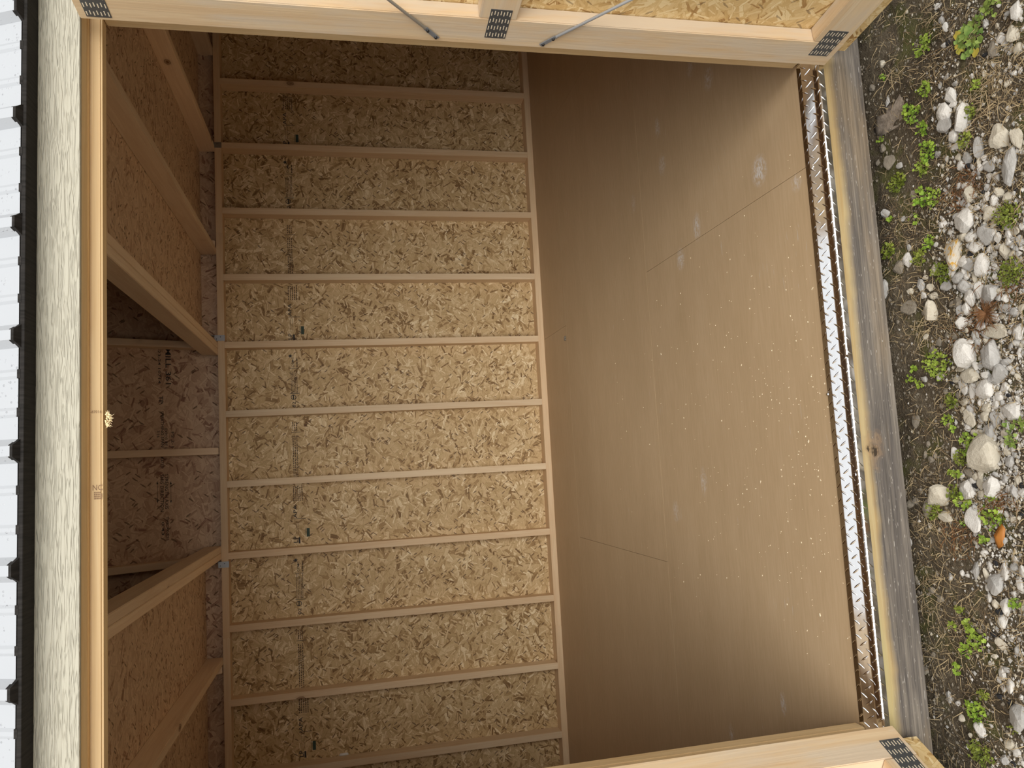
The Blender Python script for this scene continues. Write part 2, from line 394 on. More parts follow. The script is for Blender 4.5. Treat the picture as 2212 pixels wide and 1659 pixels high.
def lumber(name, a, b, w, t, wdir, mat, parent=None, bev=0.0022):
    """a board from a to b: w across wdir, t across the third direction; grain runs along local X"""
    a, b = Vector(a), Vector(b); x = (b - a); L = x.length; x.normalize()
    y = Vector(wdir); y = (y - x * y.dot(x)).normalized(); z = x.cross(y)
    bm = bmesh.new(); box_bm(bm, (0, 0, 0), (L, w, t))
    if bev: bmesh.ops.bevel(bm, geom=bm.edges[:], offset=bev, segments=2, affect='EDGES')
    o = link(name, bm_mesh(bm, name), mat, parent)
    mm = Matrix.Identity(4)
    for i in range(3): mm[i][0] = x[i]; mm[i][1] = y[i]; mm[i][2] = z[i]; mm[i][3] = (a[i] + b[i]) / 2
    o.matrix_local = mm
    return o
def sheet(name, org, xd, yd, lx, ly, th, mat, parent=None):
    """a panel whose visible face spans lx,ly from org along xd,yd; thickness grows along -(xd x yd)"""
    xd, yd = Vector(xd).normalized(), Vector(yd).normalized(); z = xd.cross(yd)
    bm = bmesh.new(); box_bm(bm, (0, 0, -th / 2), (lx - 0.0016, ly - 0.0016, th))
    o = link(name, bm_mesh(bm, name), mat, parent); c = Vector(org) + xd * lx / 2 + yd * ly / 2
    mm = Matrix.Identity(4)
    for i in range(3): mm[i][0] = xd[i]; mm[i][1] = yd[i]; mm[i][2] = z[i]; mm[i][3] = c[i]
    o.matrix_local = mm
    return o
_dg = None
def text_mesh(s, size):
    global _dg
    cu = bpy.data.curves.new('print_curve', 'FONT'); cu.body = s; cu.size = size; cu.resolution_u = 2; cu.offset = 0.007
    o = bpy.data.objects.new('print_tmp', cu); C.objects.link(o)
    dg = bpy.context.evaluated_depsgraph_get(); dg.update()
    me = bpy.data.meshes.new_from_object(o.evaluated_get(dg)); me.name = 'print'
    bpy.data.objects.remove(o); bpy.data.curves.remove(cu)
    return me
_tcache = {}
def text(s, p, xd, yd, height, mat, parent, width=None, name='printed_text'):
    """flat print: baseline start p, reading along xd, letters standing along yd"""
    if s not in _tcache: _tcache[s] = text_mesh(s, 1.0)
    me = _tcache[s].copy(); xd, yd = Vector(xd).normalized(), Vector(yd).normalized(); z = xd.cross(yd)
    xs = [v.co.x for v in me.vertices]; ys = [v.co.y for v in me.vertices]
    sy = height / (max(ys) - min(ys)); sx = width / (max(xs) - min(xs)) if width else sy
    for v in me.vertices: v.co = Vector(((v.co.x - min(xs)) * sx, (v.co.y - min(ys)) * sy, 0))
    me.materials.clear(); o = link(name, me, mat, parent)
    mm = Matrix.Identity(4)
    for i in range(3): mm[i][0] = xd[i]; mm[i][1] = yd[i]; mm[i][2] = z[i]; mm[i][3] = p[i]
    o.matrix_world = mm if parent is None else mm
    if parent is not None: o.matrix_local = parent_inv(parent) @ mm
    return o
def parent_inv(p):
    mm = p.matrix_local.copy(); q = p.parent
    while q is not None: mm = q.matrix_local @ mm; q = q.parent
    return mm.inverted()
def bars(rects, p, xd, yd, mat, parent, name='printed_mark'):
    """flat printed bars, each (x0, y0, x1, y1) in the print's own axes"""
    xd, yd = Vector(xd).normalized(), Vector(yd).normalized(); z = xd.cross(yd)
    bm = bmesh.new()
    for r in rects:
        if len(r) == 4: pts = [(r[0], r[1]), (r[2], r[1]), (r[2], r[3]), (r[0], r[3])]
        else: pts = list(zip(r[0::2], r[1::2]))
        bm.faces.new([bm.verts.new((a, b, 0)) for a, b in pts])
    o = link(name, bm_mesh(bm, name), mat, parent)
    mm = Matrix.Identity(4)
    for i in range(3): mm[i][0] = xd[i]; mm[i][1] = yd[i]; mm[i][2] = z[i]; mm[i][3] = p[i]
    o.matrix_local = parent_inv(parent) @ mm
    return o

# ------------------------------------------------------------------ shed sizes (metres, measured from the photograph)
XR, XL = 0.91, -4.57            # inner faces of the end walls
XC = -1.831
OL, OR = -2.745, -0.917         # framed door opening
PLATE = 1.9763                  # top of the wall plate
S1, SP, TH = 0.399, 0.4064, 0.0381
YM = -1.435                     # ridge line
GZ = -0.20                      # ground
SL = Vector((0, -0.235, 0.514)).normalized()       # up the back lower roof slope
SN = Vector((0, 0.514, 0.235)).normalized()        # outward normal there
def mir(v): return Vector((v[0], -2.87 - v[1], v[2]))

# ------------------------------------------------------------------ floor
floor = empty('floor', kind='structure', label='brown floor sheets of the empty shed, scuffed and flecked with sawdust')
rows = [(-2.943, -1.7195, [XL, -3.675, -1.236, XR]), (-1.7195, -0.500, [XL, -2.441, -0.002, XR]), (-0.500, 0.089, [XL, -3.675, -1.236, XR])]
for (y0, y1, xs) in rows:
    for a, b in zip(xs[:-1], xs[1:]):
        o = box('floor_sheet', (a + 0.0007, y0 + 0.0007 if y0 > -2.9 else -2.90, -0.019), (b - 0.0007, y1 - 0.0007, 0.0), M['floor'], floor)
bm = bmesh.new()
rs = random.Random(3)
for i in range(560):
    px = 1860 - abs(rs.gauss(0, 190)) if i % 5 else rs.uniform(1300, 1840)
    py = rs.gauss(900, 260)
    c = onz(px, py, 0.0)
    if not (-2.6 < c.x < -1.05 and -2.88 < c.y < -0.4): continue
    L = 0.0012 + 0.0035 * rs.random() ** 2.5 + (0.004 if rs.random() < 0.05 else 0); w = L * rs.uniform(0.25, 0.8); a = rs.uniform(0, 3.14)
    vsx = box_bm(bm, (0, 0, 0), (L, w, 0.001))
    for v in vsx: v.co = Matrix.Rotation(a, 3, 'Z') @ v.co + Vector((c.x, c.y, 0.0006))
fl = link('sawdust_flecks', bm_mesh(bm, 'sawdust_flecks'), M['fleck'])
tag(fl, 'pale sawdust flecks scattered over the brown floor near the doorway', 'sawdust', kind='stuff')
bm = bmesh.new()
c = onz(1222, 731, 0)
for i in range(5):
    bmesh.ops.create_icosphere(bm, subdivisions=1, radius=0.006, matrix=Matrix.Translation(c + Vector((rs.uniform(-.009, .009), rs.uniform(-.006, .006), 0.004))))
tag(link('dirt_crumb', bm_mesh(bm, 'dirt_crumb'), M['st_d']), 'small dark crumb of dirt on the floor near the back wall', 'crumb')

# ------------------------------------------------------------------ back wall
wb = empty('wall_back', kind='structure', label='back wall of bare studs over strand board sheets')
panels = {}
edges = [XR] + [-0.0074 - 1.2192 * j for j in range(0, 4)] + [XL]
for a, b in zip(edges[:-1], edges[1:]):
    panels[b] = sheet('strand_board', (b, 0.089, 0.0), (1, 0, 0), (0, 0, 1), a - b, 1.962, 0.011, M['osb'], wb)
box('siding', (XL - 0.1, 0.1005, -0.12), (XR + 0.1, 0.112, 1.99), M['siding'], wb)
i = -1
while True:
    x = S1 - i * SP; i += 1
    if x < XL + 0.05: break
    if x > XR: continue
    lumber('stud', (x, 0.0445, TH), (x, 0.0445, PLATE - TH), 0.089, TH, (0, 1, 0), M['stud'], wb)
for a, b in ((XL, -3.02), (-3.02, XR)):
    lumber('bottom_plate', (a, 0.0445, TH / 2), (b, 0.0445, TH / 2), 0.089, TH, (0, 1, 0), M['stud'], wb)
for a, b in ((XL, -2.9), (-2.9, -0.55), (-0.55, XR)):
    lumber('top_plate', (a, 0.0445, PLATE - TH / 2), (b, 0.0445, PLATE - TH / 2), 0.089, TH, (0, 1, 0), M['stud'], wb)
# printed grade stamps, repeated on each 48 inch sheet
UX, UZ = Vector((1, 0, 0)), Vector((0, 0, 1))
def at(px, py): return ony(px, py, 0.0878)
for j in (-1, 0, 1, 2):
    sh = Vector((-1.2192 * j, 0, 0))
    x_mid = (at(630, 684) + sh).x
    par = [p for b, p in panels.items() if b < x_mid][0] if any(b < x_mid for b in panels) else None
    par = panels[max([b for b in panels if b < x_mid - 0.05] or [XL])]
    def T(s, px, py, h, w=None, mat='ink'): text(s, at(px, py) + sh, UX, UZ, h, M[mat], par, w)
    def Bq(rects, px, py, mat='ink'): bars(rects, at(px, py) + sh, UX, UZ, M[mat], par)
    T('LP', 632, 733, 0.025, 0.036)
    T('APA', 630, 683, 0.021, 0.078)
    Bq([(0, -0.028, 0.003, 0.042)], 638, 685)                                   # tall divider
    Bq([(0, 0, 0.036, 0.010)], 637, 735)                                        # block under the first logo
    Bq([(0, 0, 0.080, 0.0018), (0, 0.012, 0.080, 0.0135)], 633, 716, 'ink_brown')
    Bq([(0, 0, 0.05, 0.018), (0, 0.021, 0.05, 0.0225), (0, 0.025, 0.05, 0.0262)], 657, 722, 'ink_green')
    fine = []
    for r_ in range(5):
        xx = 0.0
        while xx < 0.085:
            L = rs.uniform(0.004, 0.012); fine.append((xx, r_ * 0.012, xx + L, r_ * 0.012 + 0.006)); xx += L + 0.003
    Bq(fine, 642, 648, 'ink_brown')
    # second bay
    star = []
    for q in range(11):
        for rr, off in ((0.017 if q % 2 == 0 else 0.012, 0), (0.006, 0.5)):
            an = math.pi / 2 + (q + off) * 2 * math.pi / 11; star += [rr * math.cos(an), rr * math.sin(an)]
    Bq([star], 627, 769)
    T('CCMC', 635, 793, 0.0125, 0.060)
    Bq([(0, 0, 0.012, 0.007), (0.015, 0, 0.034, 0.007), (0.037, 0, 0.053, 0.007)], 643, 793, 'ink_brown')
    Bq([(0, -0.012, 0.0025, 0.04)], 640, 796)
    lines = []
    for r_ in range(5):
        xx = 0.0
        while xx < 0.125:
            L = rs.uniform(0.006, 0.03); lines.append((xx, r_ * 0.0085, xx + L, r_ * 0.0085 + 0.0032)); xx += L + 0.003
    Bq(lines, 643, 848, 'ink_brown')
    Bq([(0, -0.012, 0.003, 0.045)], 643, 850)
    ring = []
    for q in range(24):
        a0, a1 = q * math.tau / 24, (q + 1) * math.tau / 24
        ring.append((0.0155 * math.cos(a0), 0.0155 * math.sin(a0), 0.0155 * math.cos(a1), 0.0155 * math.sin(a1), 0.012 * math.cos(a1), 0.012 * math.sin(a1), 0.012 * math.cos(a0), 0.012 * math.sin(a0)))
    ring.append((-0.012, -0.003, 0.012, 0.003))
    Bq(ring, 634, 858)
    T('02', 639, 880, 0.019, 0.034)
    # third bay
    Bq([(0, -0.012, 0.0028, 0.042)], 645, 934)
    l3 = []
    for r_ in range(3):
        for seg in ((0.01, 0.055), (-0.30, -0.02)):
            xx = seg[0]
            while xx < seg[1]:
                L = rs.uniform(0.004, 0.014); l3.append((xx, r_ * 0.011, xx + L, r_ * 0.011 + 0.0055)); xx += L + 0.004
    Bq(l3[::1], 642, 934, 'ink_brown')

# hurricane ties over the plate
for (px, py) in ((470, 313), (479, 730), (481, 1220)):
    c = ony(px, py, -0.001)
    bm = bmesh.new()
    box_bm(bm, (0, 0, 0), (0.034, 0.002, 0.058)); box_bm(bm, (0.016, 0.022, 0.030), (0.002, 0.045, 0.045))
    o = link('hurricane_tie', bm_mesh(bm, 'hurricane_tie'), M['galv'], wb); o.location = (c.x, -0.0012, PLATE - 0.012)
    for dx, dz in ((-0.006, 0.018), (0.006, -0.004)):
        b2 = bmesh.new(); bmesh.ops.create_cone(b2, segments=8, radius1=0.003, radius2=0.002, depth=0.002, cap_ends=True, matrix=Matrix.Rotation(math.pi / 2, 4, 'X'))
        n_ = link('nail_head', bm_mesh(b2, 'nail_head'), M['screw'], o); n_.location = (dx, -0.0018, dz)
# small white oblong shape on the wall by the last stud
bm = bmesh.new(); box_bm(bm, (0, 0, 0), (0.017, 0.012, 0.055)); bmesh.ops.bevel(bm, geom=bm.edges[:], offset=0.0055, segments=3, affect='EDGES')
o = link('white_oblong', bm_mesh(bm, 'white_oblong', True), M['white']); o.location = ony(743, 1630, 0.082)
tag(o, 'small white oblong plug stuck on the strand board beside a lower stud', 'piece')

# ------------------------------------------------------------------ side walls
for nm, x, s in (('wall_right', XR, 1), ('wall_left', XL, -1)):
    w = empty(nm, kind='structure', label='gable end wall of strand board and studs on the ' + ('right' if s > 0 else 'left'))
    prof = [(0.112, -0.12), (0.112, 1.95), (-0.23, 2.72), (YM, 3.20), (-2.87 + 0.23, 2.72), (-2.97, 1.95), (-2.97, -0.12)]
    bm = bmesh.new()
    va = [bm.verts.new((x + s * 0.05, y, z)) for y, z in prof]; vb = [bm.verts.new((x + s * 0.062, y, z)) for y, z in prof]
    bm.faces.new(va); bm.faces.new(vb[::-1])
    for q in range(len(prof)):
        q2 = (q + 1) % len(prof); bm.faces.new([va[q], va[q2], vb[q2], vb[q]])
    bmesh.ops.recalc_face_normals(bm, faces=bm.faces)
    link('strand_board', bm_mesh(bm, 'strand_board'), M['osb'], w)
    for q in range(7):
        y = -0.25 - q * SP
        lumber('stud', (x + s * 0.0255, y, 0.0), (x + s * 0.0255, y, PLATE), 0.045, TH, (1, 0, 0), M['stud'], w)

# ------------------------------------------------------------------ loft, joists and roof framing (seen from below)
ceil = empty('ceiling', kind='structure', label='loft joists, loft deck and roof framing above the back of the shed')
DZ = PLATE + 0.089
JX = [0.585, -0.027, -0.661, -1.228, -1.2665, -2.405, -2.4435, -3.025, -3.635, -4.245]
for x in JX:
    lumber('loft_joist', (x, 0.018, PLATE + 0.0445), (x, -2.888, PLATE + 0.0445), 0.089, 0.0372, (0, 0, 1), M['joist'], ceil)
yd_edges = [0.024, -1.268, -2.487, -2.91]
for (a, b) in ((-1.212, XR), (XL, -2.46)):
    for y0, y1 in zip(yd_edges[:-1], yd_edges[1:]):
        # face looks down
        sheet('loft_deck_sheet', (a, y0, DZ), (1, 0, 0), (0, -1, 0), b - a, y0 - y1, 0.015, M['osb_deck'], ceil)
base_in = Vector((0, -0.03, PLATE))
base_sh = base_in + SN * 0.089
Lrun = 0.82
RX = [-1.236 + 0.6096 * q for q in range(-5, 4)]
for x in RX:
    t0 = 0.10 if abs(x + 1.236) < .01 or abs(x + 2.455) < .01 else 0.0
    p0 = base_in + SN * 0.0445; a = p0 + SL * t0; b = p0 + SL * Lrun
    lumber('gambrel_rafter', (x, a.y, a.z), (x, b.y, b.z), 0.089, TH, SN, M['joist'], ceil)
    a2, b2 = mir(a), mir(b)
    lumber('gambrel_rafter', (x, a2.y, a2.z), (x, b2.y, b2.z), 0.089, TH, mir(Vector((0, SN.y, SN.z))) - mir(Vector((0, 0, 0))), M['joist'], ceil)
kb = base_sh + SL * Lrun
ridge = Vector((0, YM, kb.z + 0.47))
back_low = []
xs = [XL - 0.06, -3.064, -0.626, XR + 0.06]
for a, b in zip(xs[:-1], xs[1:]):
    back_low.append(sheet('roof_sheathing', (a, (base_sh - SL * 0.06).y, (base_sh - SL * 0.06).z), (1, 0, 0), SL * 1, b - a, Lrun + 0.06, 0.011, M['osb_roof'], ceil))
    f0 = mir(base_sh - SL * 0.10)
    sf = mir(SL) - mir(Vector((0, 0, 0)))
    sheet('roof_sheathing', (b, f0.y, f0.z), (-1, 0, 0), sf, b - a, Lrun + 0.10, 0.011, M['osb_roof'], ceil)
    up = (ridge - kb)
    sheet('roof_sheathing', (a, kb.y, kb.z), (1, 0, 0), (0, up.y, up.z), b - a, up.length + 0.004, 0.011, M['osb_roof'], ceil)
    kf = mir(kb); upf = ridge - kf
    sheet('roof_sheathing', (b, kf.y, kf.z), (-1, 0, 0), (0, upf.y, upf.z), b - a, upf.length + 0.004, 0.011, M['osb_roof'], ceil)
# stamps on the roof sheet, upside down as hung
PN = base_sh - SN * 0.0012
def rt(px, py): return onplane(px, py, PN, SN)
RXD, RYD = Vector((-1, 0, 0)), -SL
par = back_low[1]
def rtxt(s, px0, py0, py1, h, mat='ink'):
    a, b = rt(px0, py0), rt(px0, py1)
    text(s, a, RXD, RYD, h, M[mat], par, abs(b.x - a.x))
# a letter's top points down the slope, so its baseline lies on the upper (image left) side
rtxt('MILL 361', 357, 752, 830, 0.030)
rtxt('-23-24 10714', 341, 752, 828, 0.014)
rtxt('TP', 343, 855, 872, 0.022)
rtxt('SHEATHING SPAN', 347, 888, 966, 0.016)
rtxt('EXPOSURE 1', 355, 926, 968, 0.016)
rtxt('PS 2-1', 370, 933, 966, 0.015)
rtxt('7/16', 339, 930, 945, 0.014)
rtxt('RATED', 347, 988, 1012, 0.015)
rtxt('STRENGTH AXIS', 356, 1024, 1100, 0.018)
rtxt('THIS DIRECTION', 346, 1024, 1106, 0.018)
rtxt('THICKNESS', 359, 1116, 1168, 0.014)
rtxt('0.43', 349, 1128, 1156, 0.014)
for px in (340, 369):
    a, b = rt(px, 1040), rt(px, 1087); L = abs(b.x - a.x)
    bars([(0, -0.001, L, 0.001), (0, -0.001, 0.015, -0.005, 0.015, 0.005), (L, -0.001, L - 0.015, -0.005, L - 0.015, 0.005)], a, RXD, RYD, M['ink'], par)

# ------------------------------------------------------------------ front wall with the door opening
wf = empty('wall_front', kind='structure', label='front wall with cream embossed trim and wooden door frame round the opening')
lumber('header_trim', (XL - 0.06, -2.965, 1.8455), (XR + 0.06, -2.965, 1.8455), 0.085, 0.011, (0, 0, 1), M['siding'], wf, bev=0.001)
lumber('header', (OL - 0.04, -2.9405, 1.849), (OR + 0.04, -2.9405, 1.849), 0.092, 0.0375, (0, 0, 1), M['jamb_wood'], wf)
lumber('header', (OL - 0.04, -2.902, 1.849), (OR + 0.04, -2.902, 1.849), 0.092, 0.038, (0, 0, 1), M['jamb_wood'], wf)
lumber('top_plate', (XL, -2.9145, 1.936), (XR, -2.9145, 1.936), 0.089, 0.078, (0, 1, 0), M['stud'], wf)
st = lumber('header_stop', (OL, -2.8885, 1.790), (OR, -2.8885, 1.790), 0.0255, 0.037, (0, 0, 1), M['jamb_wood'], wf, bev=0.004)
for x, s in ((OR, 1), (OL, -1)):
    for q in range(2):
        lumber('jamb_stud', (x + s * (0.0195 + q * 0.0385), -2.9145, 0.0), (x + s * (0.0195 + q * 0.0385), -2.9145, 1.895), 0.089, 0.038, (0, 1, 0), M['jamb_wood'], wf)
    lumber('door_stop', (x - s * 0.0135, -2.8885, 0.004), (x - s * 0.0135, -2.8885, 1.776), 0.027, 0.037, (1, 0, 0), M['jamb_wood'], wf)
    a, b = (x, XR + 0.06) if s > 0 else (XL - 0.06, x)
    sx0, sx1 = (x + s * 0.09, b) if s > 0 else (a, x + s * 0.09)
    box('siding', (sx0, -2.970, -0.11), (sx1, -2.9595, 1.803), M['siding'], wf)
    box('casing_trim', (min(x + s * 0.012, x + s * 0.10), -2.982, -0.108), (max(x + s * 0.012, x + s * 0.10), -2.960, 1.803), M['siding'], wf, bev=0.0015)
    for q in range(5):
        xx = x + s * (0.35 + q * SP)
        if XL < xx < XR: lumber('stud', (xx, -2.9145, 0), (xx, -2.9145, 1.895), 0.089, TH, (0, 1, 0), M['stud'], wf)
# stamp print on the header stop
def hs(px, py): return ony(px, py, -2.9078)
text('-87016', hs(195, 893), (0, 0, -1), (1, 0, 0), 0.006, M['ink_light'], st, 0.022)
text('NC', hs(200, 1060), (0, 0, -1), (1, 0, 0), 0.012, M['ink_light'], st, 0.019)
sm = []
for r_ in range(4):
    xx = 0
    while xx < 0.013:
        L = rs.uniform(0.001, 0.003); sm.append((xx, -r_ * 0.0042, xx + L, -r_ * 0.0042 + 0.003)); xx += L + 0.0007
bars(sm, hs(203, 1066), (0, 0, -1), (1, 0, 0), M['ink_light'], st)
# torn splinters hanging off the stop
bm = bmesh.new()
for q in range(46):
    c = hs(231 + rs.uniform(-3, 5), 905 + rs.uniform(-14, 14)); d = Vector((rs.uniform(-1, 1), rs.uniform(-0.6, 0.3), rs.uniform(-1.0, 0.2))).normalized()
    L = rs.uniform(0.005, 0.012); w_ = rs.uniform(0.001, 0.002)
    sd = d.cross(Vector((0, 1, 0))).normalized() * w_; td = d.cross(sd).normalized() * w_ * 0.6
    base = Vector((c.x, -2.905 + rs.uniform(-.004, .01), c.z))
    pts = [base - sd - td, base + sd - td, base + sd + td, base - sd + td, base + d * L]
    vv = [bm.verts.new(p_) for p_ in pts]
    for f_ in ((0, 1, 4), (1, 2, 4), (2, 3, 4), (3, 0, 4), (3, 2, 1, 0)): bm.faces.new([vv[z_] for z_ in f_])
sp_ = link('splinter', bm_mesh(bm, 'splinter'), M['splinter'], wf); sp_['label'] = 'tuft of torn pale wood fibres under the header'

# ------------------------------------------------------------------ rim board, skids, threshold plate
rim = lumber('rim_board', (XL - 0.05, -2.924, -0.089), (XR + 0.05, -2.924, -0.089), 0.140, 0.038, (0, 0, 1), M['treated'], None, bev=0.003)
tag(rim, 'weathered grey treated rim board with a fresh yellow upper band under the threshold', kind='structure')
for y in (-2.45, -0.45):
    s_ = box('skid', (XL, y - 0.045, GZ - 0.02), (XR, y + 0.045, -0.159), M['concrete']); tag(s_, 'dark timber skid under the shed floor, ' + ('nearer the door' if y < -1 else 'nearer the back wall'), kind='structure')
prof = [(-2.883, 0.0016), (-2.9025, 0.0024), (-2.9040, 0.0016), (-2.9290, -0.0135), (-2.9310, -0.0145), (-2.9485, -0.0148), (-2.9518, -0.0165), (-2.9530, -0.0200), (-2.9530, -0.0340)]
cum = [0.0]
for a, b in zip(prof[:-1], prof[1:]): cum.append(cum[-1] + math.hypot(b[0] - a[0], b[1] - a[1]))
def P_at(s):
    s = max(0.0, min(cum[-1], s))
    for q in range(len(prof) - 1):
        if s <= cum[q + 1] + 1e-9:
            t = (s - cum[q]) / (cum[q + 1] - cum[q]); a, b = prof[q], prof[q + 1]
            d = Vector((b[0] - a[0], b[1] - a[1])).normalized(); n = Vector((d.y, -d.x))
            if n.y < 0 and abs(n.y) > 0.05: n = -n
            if abs(n.y) <= 0.05: n = Vector((-1, 0))
            return Vector((a[0] + (b[0] - a[0]) * t, a[1] + (b[1] - a[1]) * t)), n
tp = empty('threshold_plate', (XC, -2.92, 0.0))
tag(tp, 'bright aluminium diamond plate threshold capping the floor edge in the doorway', 'threshold')
x0, x1 = OL + 0.003 - XC, OR - 0.003 - XC
bm = bmesh.new(); prev = None
NXS = 60
for q in range(NXS + 1):
    x = x0 + (x1 - x0) * q / NXS
    rowv = []
    for (y, z) in prof: rowv.append(bm.verts.new((x, y + 2.92, z + 0.0004 * noise.noise(Vector((x * 6, y * 30, 0))))))
    if prev:
        for w_ in range(len(prof) - 1): bm.faces.new([prev[w_], prev[w_ + 1], rowv[w_ + 1], rowv[w_]])
    prev = rowv
bmesh.ops.recalc_face_normals(bm, faces=bm.faces)
me = bm_mesh(bm, 'plate')
o = link('plate', me, M['alu'], tp)
md = o.modifiers.new('thickness', 'SOLIDIFY'); md.thickness = 0.0012; md.offset = -1
bm = bmesh.new()
pitch = 0.0365
rowsS = [(0.010, 1), (0.0245, -1), (0.0375, 1), (0.0520, -1), (0.0655, 1), (0.0810, -1)]
for ri, (s0, sg) in enumerate(rowsS):
    nb = int((x1 - x0) / pitch)
    for q in range(nb):
        xc = x0 + 0.012 + pitch * (q + (0.5 if ri % 2 else 0.0))
        if xc > x1 - 0.012: continue
        ha, hw, hh = 0.0122, 0.0024, 0.0018
        rings = []
        for e in range(7):
            t = -1 + 2 * e / 6; w_ = hw * (1 - t * t) ** 0.7 + 0.0001
            ds, dx = 0.80 * sg * ha * t, 0.60 * ha * t; ns, nx = -0.60 * w_ * sg, 0.80 * w_
            line = []
            for k_, hgt_ in ((-1, 0.0), (-0.45, 0.85), (0.45, 0.85), (1, 0.0)):
                pp, nn = P_at(s0 + ds + ns * k_)
                off = hh * hgt_ * (1 - t ** 4) + 0.0001
                line.append(bm.verts.new((xc + dx + nx * k_, pp.x + nn.x * off + 2.92, pp.y + nn.y * off)))
            rings.append(line)
        for a, b in zip(rings[:-1], rings[1:]):
            for w_ in range(3): bm.faces.new([a[w_], a[w_ + 1], b[w_ + 1], b[w_]])
bmesh.ops.recalc_face_normals(bm, faces=bm.faces)
tr = link('tread_bars', bm_mesh(bm, 'tread_bars', True), M['alu'], tp); tr['kind'] = 'stuff'
for px, py in ((1789, 852), (1826, 768), (1840, 1026 + 0), (1874, 1314), (1757, 360)):
    c = onz(px, py, -0.004)
    bm = bmesh.new(); bmesh.ops.create_cone(bm, segments=10, radius1=0.005, radius2=0.0035, depth=0.003, cap_ends=True)
    o = link('screw_head', bm_mesh(bm, 'screw_head'), M['alu'], tp)
    s_near = min(np.linspace(0, cum[-1], 60), key=lambda s: abs(P_at(s)[0].x - c.y)); pp, nn = P_at(float(s_near))
    o.location = (c.x - XC, pp.x + 2.92 + nn.x * 0.001, pp.y + nn.y * 0.001); o.rotation_euler = (math.atan2(-nn.x, nn.y) * -1 * -1, 0, 0)

# ------------------------------------------------------------------ doors (open, inside faces seen)
def door(name, P, ang, s, label, rods, gussets, bottom):
    d = empty(name, kind='structure', label=label)
    d.location = P; d.rotation_euler = (0, 0, math.radians(ang))
    def V(w, z, t): return Vector((w, s * t, z))
    W, H0, H1 = 0.905, (-0.013 if s > 0 else -0.021), 1.798
    lw = M['door_wood']
    lumber('stile', V(0.0445, H0, 0.019), V(0.0445, H1, 0.019), 0.089, 0.038, (1, 0, 0), lw, d)
    lumber('stile', V(W - 0.0445, H0, 0.019), V(W - 0.0445, H1, 0.019), 0.089, 0.038, (1, 0, 0), lw, d)
    for zc in (0.025 + (0.008 if s > 0 else 0.0), 0.893, 1.7535):
        lumber('rail', V(0.0895, zc, 0.019), V(W - 0.0895, zc, 0.019), 0.089, 0.038, (0, 0, 1), lw, d)
    xd, yd = (Vector((0, 0, 1)), Vector((1, 0, 0))) if s > 0 else (Vector((1, 0, 0)), Vector((0, 0, 1)))
    # inside face must look to -s*y
    w0 = 0.014 if s > 0 else 0.008
    if s > 0:   # normal -Y : x cross z = -y
        sheet('door_sheet', V(w0, bottom, 0.0385), (1, 0, 0), (0, 0, 1), W + 0.03 - w0, 1.80 - bottom, 0.010, M['osb_door'], d)
    else:       # normal +Y : z cross x = y
        sheet('door_sheet', V(w0, bottom, 0.0385), (0, 0, 1), (1, 0, 0), 1.80 - bottom, W + 0.03 - w0, 0.010, M['osb_door'], d)
    lo, hi = V(w0, bottom, 0.0487), V(W + 0.03, 1.80, 0.0525)
    box('door_cladding', (lo.x, min(lo.y, hi.y), lo.z), (hi.x, max(lo.y, hi.y), hi.z), M['siding'], d)
    for (wa, wb_, za, zb) in gussets:
        lo, hi = V(wa, za, -0.0012), V(wb_, zb, 0.0)
        g = box('nail_plate', (lo.x, min(lo.y, hi.y), lo.z), (hi.x, max(lo.y, hi.y), hi.z), M['gusset'], d)
        bm = bmesh.new()
        nw, nz = 4, 7
        for i in range(nw):
            for j in range(nz):
                cx = (wa + (wb_ - wa) * (i + 0.5) / nw) - (wa + wb_) / 2 + (0.0016 if j % 2 else -0.0016)
                cz = (za + (zb - za) * (j + 0.5) / nz) - (za + zb) / 2
                box_bm(bm, (cx, -s * 0.0007, cz), (0.0120, 0.0006, 0.0022))
        link('tooth_slots', bm_mesh(bm, 'tooth_slots'), M['slot'], g)['kind'] = 'stuff'
    for (e0, e1, e2) in rods:
        r_ = empty('brace_rod'); r_.parent = d
        a, b, c = V(*e0, -0.004), V(*e1, -0.005), V(*e2, -0.006)
        dd = (b - a); L = dd.length
        fl_ = lumber('flat_end', a - dd.normalized() * 0.003, b, 0.011, 0.0025, (dd.z, 0, -dd.x), M['rod_end'], r_, bev=0.0008)
        dd2 = c - b; bm = bmesh.new()
        bmesh.ops.create_cone(bm, segments=14, radius1=0.0036, radius2=0.0036, depth=dd2.length, cap_ends=True)
        rod = link('tube', bm_mesh(bm, 'tube', True), M['rod'], r_)
        rod.matrix_local = Matrix.Translation((b + c) / 2) @ dd2.to_track_quat('Z', 'Y').to_matrix().to_4x4()
        for f_ in (0.12, 0.80):
            bm = bmesh.new(); bmesh.ops.create_cone(bm, segments=8, radius1=0.0042, radius2=0.003, depth=0.004, cap_ends=True, matrix=Matrix.Rotation(math.pi / 2, 4, 'X'))
            sc_ = link('bolt', bm_mesh(bm, 'bolt'), M['screw'], r_); pb = a + dd * f_; sc_.location = (pb.x, pb.y - s * 0.003, pb.z)
    return d
door('door_1', (-0.996, -2.985, 0), -82.4, 1, 'open door leaf at the top of the photograph, pine frame with strand board and two brace rods',
     [((0.0170, 1.026), (0.0493, 1.057), (0.70, 1.745)), ((0.0160, 0.772), (0.0490, 0.7435), (0.71, 0.090))],
     [(0.026, 0.121, 0.864, 0.914), (0.039, 0.133, 0.006, 0.060), (0.010, 0.110, 1.732, 1.782)], -0.073)
door('door_2', (-2.694, -2.980, 0), -117.0, -1, 'open door leaf at the bottom of the photograph, pine frame with a nail plate at its lower corner',
     [], [(0.039, 0.137, -0.009, 0.046), (0.026, 0.121, 0.864, 0.914), (0.010, 0.110, 1.732, 1.782)], -0.093)

